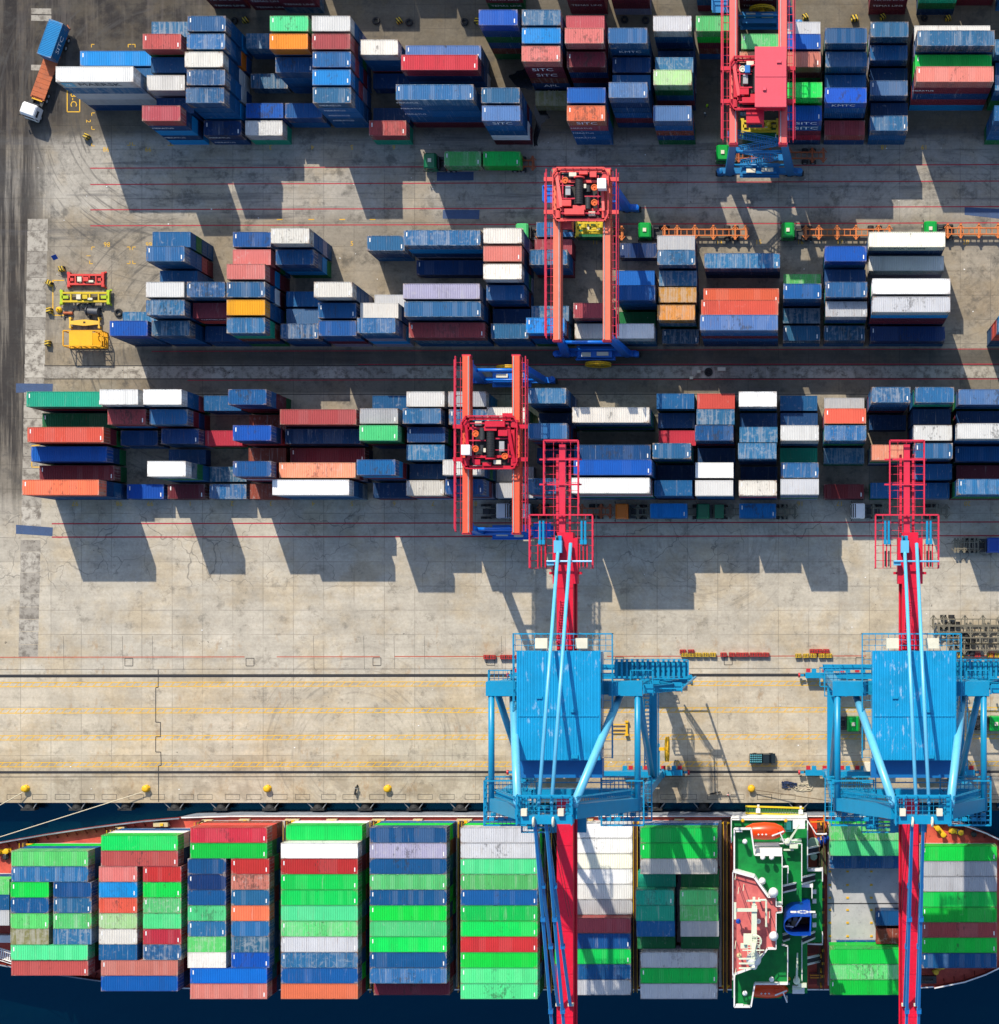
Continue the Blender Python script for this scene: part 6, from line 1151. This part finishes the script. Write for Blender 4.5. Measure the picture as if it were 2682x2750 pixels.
# west road: lorry with one blue box and an empty rusty deck
hd = math.atan2(-.942, -.337); T = lorry(0, 0, 205, 795, hd, 'white lorry with blue container and bare rusty trailer on the west road', CABW, CHR, 12.9, False)
m = MB(); m.box(-9.0, -2.6, -1.22, 1.22, 1.36, 1.46); 
for i in range(9): m.bar((-2.7-i*.78, -1.2, 1.47), (-2.7-i*.78, 1.2, 1.47), .1, .05)
m.obj('load_deck', CHR, T); MB().bar((-2.2, -.9, 1.3), (-2.2, .9, 1.3), .2).obj('headboard', YELP, T)
o = load(T, -12.0, 'b4', 'sky blue container riding on the rear of a lorry', wear=.15); lettering('SITC', LETW, (.3, W2+.012, 1.3), (R(90), 0, PI), 1.5, o)
T = lorry(1, 0, 1217, 1167, PI, 'dark green lorry carrying two green containers past the top block', CABD, CHR, 14.6); load(T, -5.6, 'g2', 'rust streaked green container on lorry, directly behind its cab', wear=1.0); load(T, -12.0, 'g1', 'clean bright green container at the tail of a lorry', wear=.15)
lorry(2, 0, 873, 1672, PI, 'green lorry with empty orange trailer beside the coral gantry crane', CABG, CHO, 13.9, True, False, 'lorry', -2.9); lorry(3, 0, 372, 1672, PI, 'green lorry with empty orange trailer, middle of three in the lane', CABG, CHO, 14.3, True, False, 'lorry', -2.7); lorry(3, 0, 1408, 1662, PI, 'green lorry with empty orange trailer nearest the east edge', CABG, CHO, 14.3, True, False, 'lorry', -2.7)
T = lorry(1, 0, 1885, 1678, PI, 'pale green lorry with faded blue container under the coral gantry crane', paint('cab_pale_green', alb(85, 200, 120), .3, .2), CHO, 14.2); load(T, -5.6, 'bw', 'faded blue container on lorry under the coral gantry crane'); load(T, -12.0, 'g5', 'dark green container on lorry below the yellow spreader')
lorry(2, 0, 1440, 1108, PI, 'green lorry with orange trailer under the blue gantry stairs', CABG, CHR, 14.5)
T = lorry(1, 1, 1745, 1865, 0, 'white lorry between the red girders of the lower gantry crane', CABW, None, 1, False, True)
T = lorry(2, 1, 1, 1865, PI, 'lorry half hidden under the red tail platform', CABW, CHR, 12.0, False); T.location.x -= .2; load(T, -3.4, 'b1', 'navy container on lorry beside the lower gantry crane') if False else None
T = lorry(2, 1, 706, 1868, PI, 'orange lorry carrying a blue container past the lower block', CABO, CHG, 13.0, False); load(T, -7.8, 'b4', 'blue container carried by the orange lorry', wear=.1)
T = lorry(2, 1, 1297, 1868, PI, 'dark green lorry carrying a blue container past the lower block', CABD, CHG, 13.0, False); load(T, -9.0, 'b4', 'blue container carried by the dark green lorry', wear=.1); MB().box(-3.4, -1.9, -1.1, 1.1, 1.4, 2.3).obj('sleeper_box', CABD, T)
lorry(3, 1, 885, 1865, PI, 'white lorry with black roof stripes beside the red tail platform', CABW, CHG, 12.5, False, True)
lorry(3, 2, 1868, 270, 0, 'blue lorry on the open concrete at the east edge', CABB, CHG, 4, False); lorry(3, 2, 848, 1570, 0, 'green lorry between the legs of the second quay crane', CABG, None, 1, True); lorry(3, 2, 1885, 1568, 0, 'green lorry beyond the last leg of the second quay crane', CABG, None, 1, True)
# trailers parked in a heap behind the second crane
for i, (y, z) in enumerate(((830, .0), (880, 0.0), (965, 0), (1010, 0))):
    p = P(3, 2, 1420+40*(i % 2)+110*(i > 1), y, 1.2); T = thing('trailer_frame', ('drab bare trailer frame, first from the road of four parked by the second crane', 'drab bare trailer frame, second from the road of four parked by the second crane', 'drab bare trailer frame, third from the road of four parked by the second crane', 'drab bare trailer frame, last from the road of four parked by the second crane')[i], 'trailer', (p[0], p[1], 0), 0, 'bare trailer frames'); skeletal(T, 13.5, 13.5, CHG, 2)
# pickup
p = P(2, 2, 1730, 1820, 1); T = thing('pickup_truck', 'small dark pickup with blue drums in its bed on the apron', 'pickup', (p[0], p[1], 0))
DK = paint('pickup_paint', alb(30, 42, 48), .3, .1); m = MB(); m.bar((-2.1, 0, .62), (2.1, 0, .62), 1.6, .5); m.box(-2.15, .1, -.82, -.74, .85, 1.2); m.box(-2.15, .1, .74, .82, .85, 1.2); m.box(-2.18, -2.1, -.8, .8, .85, 1.2); m.obj('body', DK, T)
m = MB(); m._add([(-.05, -.8, .85), (1.45, -.8, .85), (1.1, -.68, 1.55), (.1, -.68, 1.55), (-.05, .8, .85), (1.45, .8, .85), (1.1, .68, 1.55), (.1, .68, 1.55)], [(0, 1, 2, 3), (7, 6, 5, 4), (3, 2, 6, 7), (0, 3, 7, 4), (1, 5, 6, 2)]); c = m.obj('cab', DK, T); MB()._add([(1.47, -.72, .9), (1.47, .72, .9), (1.14, .62, 1.52), (1.14, -.62, 1.52)], [(0, 1, 2, 3)]).obj('windscreen', GLS, c)
MB().box(1.45, 2.1, -.8, .8, .87, .93).obj('bonnet', DK, T)
for x in (-1.35, 1.35):
    for s_ in (-1, 1): MB().disc((x, s_*.74, .34), (0, 1, 0), .34, .24, 16).obj('wheel', RUB, T)
for i in range(6):
    for j in range(4): q = MB().lathe((p[0]-1.95+i*.34, p[1]-.55+j*.36, .88), [(.14, 0), (.14, .36), (.05, .4)], 10).obj('drum', paint('drum_blue', alb(70, 150, 165) if True else 0, .4, .2)); tag(q, 'small blue drum packed in the pickup bed', 'drum', 'drums in the pickup bed')
# ---------------------------------------------------------------- small things of the yard
def stripe_mat():
    t = NT('striped_concrete'); s = t.sep(t.coord()); f = t.math('FRACT', t.math('MULTIPLY', t.math('ADD', s[0], t.math('MULTIPLY', s[1], .35)), 2.3))
    c = t.mix(t.step(f, .46, .52), (.02, .02, .018), alb(225, 190, 60)); c = t.mix(t.math('MULTIPLY', t.step(t.noise(t.pos(), 3, 4), .5, .7), .6), c, (.2, .18, .14)); return t.out(c, .8, 0, .2)
STR = stripe_mat()
for c, r, x, y, rz, lab in ((0, 1, 445, 108, .1, 'beside the red spreader'), (0, 1, 355, 210, -.6, 'northernmost of three along the yard edge'), (0, 1, 355, 410, 1.5, 'middle of three along the yard edge'), (0, 1, 345, 648, 1.45, 'southernmost of three along the yard edge'), (0, 0, 625, 990, .9, 'alone beside the top block'), (0, 0, 1778, 145, .3, 'at the foot of a tall blue stack'), (1, 0, 992, 148, .4, 'between two tyres'), (1, 0, 1560, 152, 1.2, 'peeping out beside a six high stack'),
                            (3, 0, 498, 120, .3, 'sunlit behind the pink crane'), (3, 0, 855, 130, .1, 'the larger sunlit one by the top edge'), (3, 0, 1060, 120, .4, 'in shade behind a blue stack'), (3, 0, 1535, 130, .2, 'in shade by the long white container'), (2, 0, 1430, 95, .5, 'beside the crane cable reel')):
    p = P(c, r, x, y, .5); T = MB().lathe((0, 0, 0), [(.5, 0), (.52, .1), (.45, .85), (.4, .9)], 4) if False else MB().box(-.45, .45, -.4, .4, 0, .8).box(-.36, .36, -.32, .32, .8, .92)
    o = T.obj('barrier_block', STR); o.location = (p[0], p[1], 0); o.rotation_euler = (0, 0, rz); o.scale = (1.25, 1.1, 1) if 'larger' in lab else (1, 1, 1); tag(o, 'black and yellow striped block '+lab, 'barrier block', 'striped concrete blocks')
for c, r, x, y, R_, lab in ((0, 1, 858, 427, .52, 'large black tyre lying on concrete beside the yellow spreader'), (0, 0, 1698, 150, .42, 'black tyre lying beside a striped block behind the blue stack'), (1, 0, 825, 150, .45, 'black tyre lying alone by the rail behind the top block'), (1, 0, 1065, 160, .45, 'black tyre lying against a striped block'), (1, 0, 1467, 157, .45, 'black tyre on the shaded ground near the tall teal stack'), (2, 0, 725, 140, .45, 'black tyre, first of two in deep shade below the maroon stack'), (2, 0, 880, 145, .45, 'black tyre, second of two in deep shade below the maroon stack'), (3, 0, 1365, 130, .4, 'black tyre in shade below the dark container by the top edge')):
    p = P(c, r, x, y, .3); o = MB().ring((0, 0, .2), (0, 0, 1), R_, .2, 26, 8).obj('tyre', RUB, None, (p[0], p[1], 0), True); tag(o, lab, 'tyre', 'loose tyres')
# bins of twistlocks along the worn red line
BR_ = paint('bin_red', alb(215, 45, 30), .45, .25); BY_ = paint('bin_yellow', alb(240, 195, 20), .45, .25)
def bins(c, r, xs, y, mt, cn, where):
    for i, x in enumerate(xs):
        p = P(c, r, x, y, .6); m = MB(); m.box(-.52, .52, -.33, .33, .12, .62); m.mat(1); m.box(-.46, .46, -.27, .27, .6, .625); m.mat(0)
        for q in (-.28, 0, .28): m.bar((q, -.35, .63), (q, .35, .63), .1, .08); m.ball((q, .08, .66), .1, .1, .07, 8, 4)
        for q in (-.4, .4): m.box(q-.06, q+.06, -.3, .3, 0, .12)
        o = m.obj('twistlock_bin', [mt, DKG], None, (p[0], p[1], 0)); o.rotation_euler = (0, 0, random.uniform(-.06, .06)); tag(o, '%s twistlock bin, %s in %s' % (cn, ORD[i]+' from left', where), 'bin', 'twistlock bins on the quay')
bins(1, 2, (1628, 1670, 1748, 1790, 1822), 1083, BR_, 'red', 'row beside the first crane house'); bins(2, 2, (1150, 1210), 1043, BR_, 'red', 'pair behind the yellow bins'); bins(2, 2, (1160, 1210, 1262, 1315, 1368), 1066, BY_, 'yellow', 'row right of the first crane'); bins(2, 2, (1445, 1507, 1558, 1605, 1658, 1706, 1755), 1065, BR_, 'red', 'long row between the cranes')
bins(3, 2, (447, 503, 556, 618, 670), 1073, BY_, 'yellow', 'row left of the second crane'); bins(3, 2, (552, 600, 650), 1040, BR_, 'red', 'row left of the second crane'); bins(3, 2, (1750, 1850), 1068, BR_, 'red', 'row right of the second crane'); bins(3, 2, (1630, 1842, 1890), 1070, BY_, 'yellow', 'row right of the second crane')
# bollards and fenders
for c, x, lab in ((0, 180, 'with a rope, first from the west'), (0, 1057, 'with a rope, second from the west'), (1, 35, 'third from the west along the quay edge'), (1, 908, 'fourth from the west along the quay edge'), (2, 1648, 'beside the parked motorbike, nearest the second crane')):
    p = P(c, 3, x, 195, .5); o = MB().lathe((0, 0, 0), [(.62, 0), (.62, .08), (.4, .14), (.34, .5), (.55, .62), (.58, .78), (.3, .92)], 18).obj('bollard', YELP, None, (p[0], p[1], 0), True); m = MB()
    for i in range(6): t = PI*i/3; m.disc((.52*math.cos(t), .52*math.sin(t), .1), (0, 0, 1), .07, .08, 8)
    m.obj('anchor_bolt', DKG, o); tag(o, 'yellow mooring bollard '+lab, 'bollard', 'bollards along the quay')
FD = paint('fender_rubber', (.016, .017, .018), .7, .3); CHN = paint('chain_grey', alb(150, 155, 160), .5, .3); i = 0
for c, xs in ((0, (200, 550, 905, 1265, 1600)), (1, (50, 400, 745, 1100, 1435)), (2, (950, 1300)), (3, (450, 1860))):
    for x in xs:
        px_ = P(c, 3, x, 300, -.4)[0]; T = thing('dock_fender', 'black rubber fender with slanting chains, %s along the quay from the west' % ORD[i], 'fender', (px_, QY, -.6), 0, 'fenders on the quay face'); i += 1
        m = MB(); m.tube((0, -.02, -.4), (0, -1.0, -.4), .62, 18, .85); m.obj('rubber_cone', FD, T); m = MB(); m.box(-1.15, 1.15, -1.35, -1.0, -1.4, .3); m.obj('face_panel', FD, T)
        m = MB()
        for s_ in (-1, 1): m.tube((s_*1.6, -.05, .35), (s_*.75, -1.15, -.1), .09, 6)
        m.obj('chain', CHN, T)
# spreader yard: lifting beam, cage frame, reels and scraps
p = P(0, 1, 610, 498, .8); T = thing('lifting_beam', 'long pale yellow lifting beam between the wire reel and the cage frame', 'lifting beam', (p[0], p[1], 0)); Y2 = paint('pale_yellow_steel', alb(248, 200, 70), .45, .25)
m = MB(); m.prism([(-2.3, -.28), (-.3, -.5), (.3, -.5), (2.3, -.28), (2.3, .28), (.3, .5), (-.3, .5), (-2.3, .28)], .45, .75); m.obj('beam', Y2, T)
for s_ in (-1, 1): m = MB(); m.bar((s_*2.4, -.75, .6), (s_*2.4, .75, .6), .22, .25); m.cbox((s_*2.4, -.75, .35), (.35, .35, .7)); m.cbox((s_*2.4, .75, .35), (.35, .35, .7)); m.obj('end_arm', Y2, T)
MB().cbox((0, .05, .77), (.35, .25, .06)).obj('lifting_eye', BRN, T)
p = P(0, 1, 596, 612, 2.6); T = thing('cage_frame', 'open yellow cage frame with sheet roof beside the stacked containers', 'cage', (p[0], p[1], 0)); m = MB(); a_, b_, h_ = 3.15, 1.25, 2.6
for z in (.12, h_):
    for s_ in (-1, 1): m.bar((-a_, s_*b_, z), (a_, s_*b_, z), .16); m.bar((s_*a_, -b_, z), (s_*a_, b_, z), .16)
for x in (-a_, -1.9, 0, 1.7, a_):
    for s_ in (-1, 1): m.bar((x, s_*b_, 0), (x, s_*b_, h_), .14)
for x0_, x1_ in ((-a_, -1.9), (1.7, a_), (-1.9, 0)):
    for s_ in (-1, 1): m.bar((x0_, s_*b_, .1), (x1_, s_*b_, h_), .09)
for z in (.9, 1.7): m.bar((a_, -b_, z), (a_, b_, z), .08); m.bar((1.7, -b_, z), (a_, -b_, z), .08); m.bar((1.7, b_, z), (a_, b_, z), .08)
m.obj('frame', paint('cage_amber', alb(245, 178, 10), .45, .25, .05), T); m = MB(); m.box(-2.15, 1.7, -b_, b_, h_-.02, h_+.07); m.obj('roof_sheet', YELP, T); m = MB(); m.box(-a_, a_, -b_, b_, .2, .26); m.cbox((2.4, .2, .7), (.9, .8, .8)); m.obj('floor', paint('cage_amber', (0, 0, 0)), T)
p = P(0, 1, 675, 420, .6); o = MB().tube((0, -.9, .6), (0, .9, .6), .6, 20).disc((0, -.95, .75), (0, 1, 0), .75, .1, 22).disc((0, .95, .75), (0, 1, 0), .75, .1, 22).obj('wire_reel', paint('reel_grey', alb(75, 80, 90), .5, .4), None, (p[0], p[1], 0)); o.rotation_euler = (0, 0, 1.5); tag(o, 'grey wire reel lying between the two yellow frames', 'wire reel')
p = P(0, 1, 493, 430, .3); o = MB().tube((-.75, 0, .25), (.75, 0, .25), .25, 14).obj('gas_cylinder', CHR, None, (p[0], p[1], 0), False); tag(o, 'rusty orange cylinder lying by the yellow frames', 'cylinder')
p = P(0, 1, 425, 405, .3); o = MB().lathe((0, 0, 0), [(.5, 0), (.5, .3), (.3, .5), (.12, .52), (.12, 1.0)], 14).obj('stand_base', YELP, None, (p[0], p[1], 0)); tag(o, 'round yellow stand inside the yellow marked corner', 'stand')
p = P(0, 1, 405, 130, 2.2); T = thing('sign_post', 'slim post with small blue sign by the red spreader', 'sign', (p[0]+.5, p[1]-.6, 0)); MB().bar((0, 0, 0), (0, 0, 2.6), .08).obj('post', STEEL, T); o = MB().box(-.42, .42, -.05, .0, 1.7, 2.5).obj('panel', CABB, T); o.rotation_euler = (-.9, 0, .4); o.location = (-.3, 1.6, .4)
rr = random.Random(3); m = MB()
for k in range(26):
    p = P(0, 1, rr.uniform(460, 740), rr.uniform(345, 470), .1); t = rr.uniform(0, 3); l = rr.uniform(.15, .6); m.bar((p[0]-l*math.cos(t), p[1]-l*math.sin(t), .12), (p[0]+l*math.cos(t), p[1]+l*math.sin(t), .12), rr.uniform(.06, .25), .15)
o = m.obj('scrap_metal', DKG); o['kind'] = 'stuff'; o['label'] = 'dark scrap metal scattered under the yellow spreader'
# cable pit gear between the rails
p = P(2, 1, 1337, 858, .2); o = MB().ring((0, 0, .25), (0, 0, 1), .5, .2, 24, 8).disc((0, 0, .15), (0, 0, 1), .35, .25).obj('cable_drum', RUB, None, (p[0], p[1], 0), True); tag(o, 'round black cable drum between the crane rails', 'cable drum')
p = P(2, 1, 1432, 838, .4); o = MB().box(-.6, .6, -.25, .25, 0, .7).box(-.66, .66, -.3, .3, .7, .78).obj('switch_cabinet', CREAM, None, (p[0], p[1], 0)); tag(o, 'pale switch cabinet beside the black cable drum', 'cabinet')
for x, lab in ((1268, 'left'), (1212, 'far left')):
    p = P(2, 1, x, 855 if x > 1250 else 900, .3); o = MB().box(-.28, .28, -.22, .22, 0, .5).cbox((0, 0, .54), (.4, .3, .08)).obj('junction_box', CREAM, None, (p[0], p[1], 0)); tag(o, 'small pale junction box %s of the black cable drum' % lab, 'junction box')
# yellow barrier gate and rope heaps on the apron
p = P(2, 2, 690, 1600, .5); T = thing('barrier_gate', 'yellow tubular gate lying beside the first crane legs', 'gate', (p[0], p[1], 0)); MB().bar((-1.2, .6, .3), (1.1, .6, .3), .14).bar((-1.2, -.1, .3), (1.1, -.1, .3), .14).bar((-1.2, -.7, .3), (1.1, -.7, .3), .14).obj('rails', YELP, T); MB().bar((1.2, -1.1, .4), (1.2, 1.1, .4), .35, .4).cbox((1.2, 1.1, .5), (.6, .3, .6)).cbox((1.2, -1.1, .5), (.6, .3, .6)).obj('end_post', YELP, T)
m = MB(); rr = random.Random(5); p = P(3, 3, 485, 185, .1); pts = []
for k in range(120): t = k*.35; q = .5+.75*abs(math.sin(k*.61)); pts.append((p[0]+q*1.3*math.cos(t)+rr.uniform(-.15, .15), p[1]+q*.55*math.sin(t)+rr.uniform(-.1, .1), .06+.12*rr.random()))
o = m.path(pts, .045, 5).obj('rope_heap', ROPE); tag(o, 'tangled heap of pale rope on the quay edge', 'rope')
m = MB(); p = P(3, 3, 382, 162, .2)
for k in range(40): t = rr.uniform(-.5, .3); x, y = p[0]+rr.uniform(-1.1, 1.1), p[1]+rr.uniform(-.6, .6); m.bar((x-.28*math.cos(t), y-.28*math.sin(t), .1+.3*rr.random()), (x+.28*math.cos(t), y+.28*math.sin(t), .1+.3*rr.random()), .12)
o = m.obj('lashing_gear', paint('dark_blue_gear', alb(35, 55, 95), .5, .3)); o['kind'] = 'stuff'; o['label'] = 'dark blue lashing gear heaped beside the pale rope'
# motorbikes, people
def motorbike(c, r, x, y, rz, label):
    p = P(c, r, x, y, .5); T = thing('motorbike', label, 'motorbike', (p[0], p[1], 0), rz)
    for xx in (-.62, .62): MB().ring((xx, 0, .3), (0, 1, 0), .25, .07, 18, 6).disc((xx, 0, .3), (0, 1, 0), .1, .12, 10).obj('wheel', RUB, T)
    m = MB(); m.bar((-.5, 0, .5), (.35, 0, .6), .22, .3); m.ball((.1, 0, .75), .28, .15, .15, 10, 6); m.bar((.62, 0, .3), (.4, 0, .95), .09); m.cbox((.5, 0, .8), (.2, .3, .25)); m.obj('body', BLK, T); m = MB(); m.bar((-.75, 0, .78), (-.05, 0, .76), .24, .1); m.obj('seat', RUB, T); MB().bar((.38, -.36, 1.0), (.38, .36, 1.0), .05).obj('handlebar', STEEL, T)
motorbike(1, 3, 680, 205, 1.35, 'black motorbike parked near the quay edge between two bollards'); motorbike(2, 3, 1385, 225, .2, 'dark motorbike parked on the quay in front of the gangway')
def person(c, r, x, y, rz, label, top, legs, hat, skin=(.28, .15, .09), stride=.12, arm=.15):
    p = P(c, r, x, y, .9); me = bpy.data.meshes.new('person')
    J = {'pel': (0, 0, .95, .15, .11), 'wai': (0, 0, 1.12, .14, .10), 'che': (.01, 0, 1.34, .18, .12), 'nk': (.01, 0, 1.50, .06, .06), 'hd': (.03, 0, 1.60, .085, .095), 'ht': (.03, 0, 1.72, .08, .09)}
    for s_, k in ((-1, 'r'), (1, 'l')):
        J.update({'hip'+k: (0, s_*.1, .88, .095, .095), 'kn'+k: (s_*stride*.6+.03, s_*.11, .50, .065, .065), 'an'+k: (s_*stride*1.4, s_*.11, .10, .045, .045), 'to'+k: (s_*stride*1.4+.17, s_*.13, .05, .045, .035), 'sh'+k: (.01, s_*.2, 1.42, .065, .065), 'el'+k: (-s_*arm*.5, s_*.27, 1.15, .048, .048), 'wr'+k: (-s_*arm+.08, s_*.27, .92, .036, .036), 'ha'+k: (-s_*arm+.12, s_*.27, .82, .04, .025)})
    keys_ = list(J); E_ = [('pel', 'wai'), ('wai', 'che'), ('che', 'nk'), ('nk', 'hd'), ('hd', 'ht')]
    for k in 'rl': E_ += [('pel', 'hip'+k), ('hip'+k, 'kn'+k), ('kn'+k, 'an'+k), ('an'+k, 'to'+k), ('che', 'sh'+k), ('sh'+k, 'el'+k), ('el'+k, 'wr'+k), ('wr'+k, 'ha'+k)]
    me.from_pydata([J[k][:3] for k in keys_], [(keys_.index(a), keys_.index(b)) for a, b in E_], []); o = link('person', me); md = o.modifiers.new('skin', 'SKIN'); md.use_smooth_shade = True
    for i, k in enumerate(keys_): me.skin_vertices[0].data[i].radius = J[k][3:]; me.skin_vertices[0].data[i].use_root = k == 'pel'
    sb_ = o.modifiers.new('sub', 'SUBSURF'); sb_.levels = 1; sb_.render_levels = 1
    t = NT('clothed_figure'); s = t.sep(t.coord()); z = s[2]; ay = t.math('ABSOLUTE', s[1])
    cc = t.mix(t.step(z, .93, .95), legs, top); cc = t.mix(t.step(z, 1.47, 1.49), cc, skin); cc = t.mix(t.math('MULTIPLY', t.step(ay, .2, .22), t.math('SUBTRACT', 1.0, t.step(z, .93, .95))), cc, skin); cc = t.mix(t.step(z, .12, .10), cc, (.01, .01, .01)); me.materials.append(t.out(cc, .8)); tag(o, label, 'person')
    o.location = (p[0], p[1], 0); o.rotation_euler = (0, 0, rz)
    MB().lathe((.03, 0, 1.66), [(.13, 0), (.135, .03), (.115, .05), (.105, .12), (.06, .17), (.01, .18)], 16).obj('helmet', paint('helmet_'+label.split()[2], hat, .4, .1), o, None, True); return o
HV = alb(185, 230, 30); person(2, 0, 1328, 772, 2.2, 'person in yellow vest and yellow helmet walking beside the pink crane', HV, (.03, .04, .08), HV); person(2, 0, 1310, 832, .6, 'person in dark clothes and white helmet walking beside the pink crane', (.05, .07, .1), (.03, .03, .05), (.7, .7, .7)); person(2, 3, 1480, 238, 1.2, 'person in pale shirt standing near the dark motorbike', (.5, .48, .45), (.03, .03, .04), (.5, .1, .1))
# floodlit lamps on the gantry tails are left dark by day; litter on the ground
m = MB(); rr = random.Random(11)
for k in range(90):
    x, y = rr.uniform(-125, 36), rr.choice((rr.uniform(-31, 14), rr.uniform(60, 78), rr.uniform(44, 60))); s_ = rr.uniform(.05, .16); t = rr.uniform(0, 3); m.prism([(x+s_*math.cos(t+q*1.57), y+s_*math.sin(t+q*1.57)*.7) for q in range(4)], .012, .05)
o = m.obj('litter', WHITE); o['kind'] = 'stuff'; o['label'] = 'scraps of pale litter strewn over the concrete'
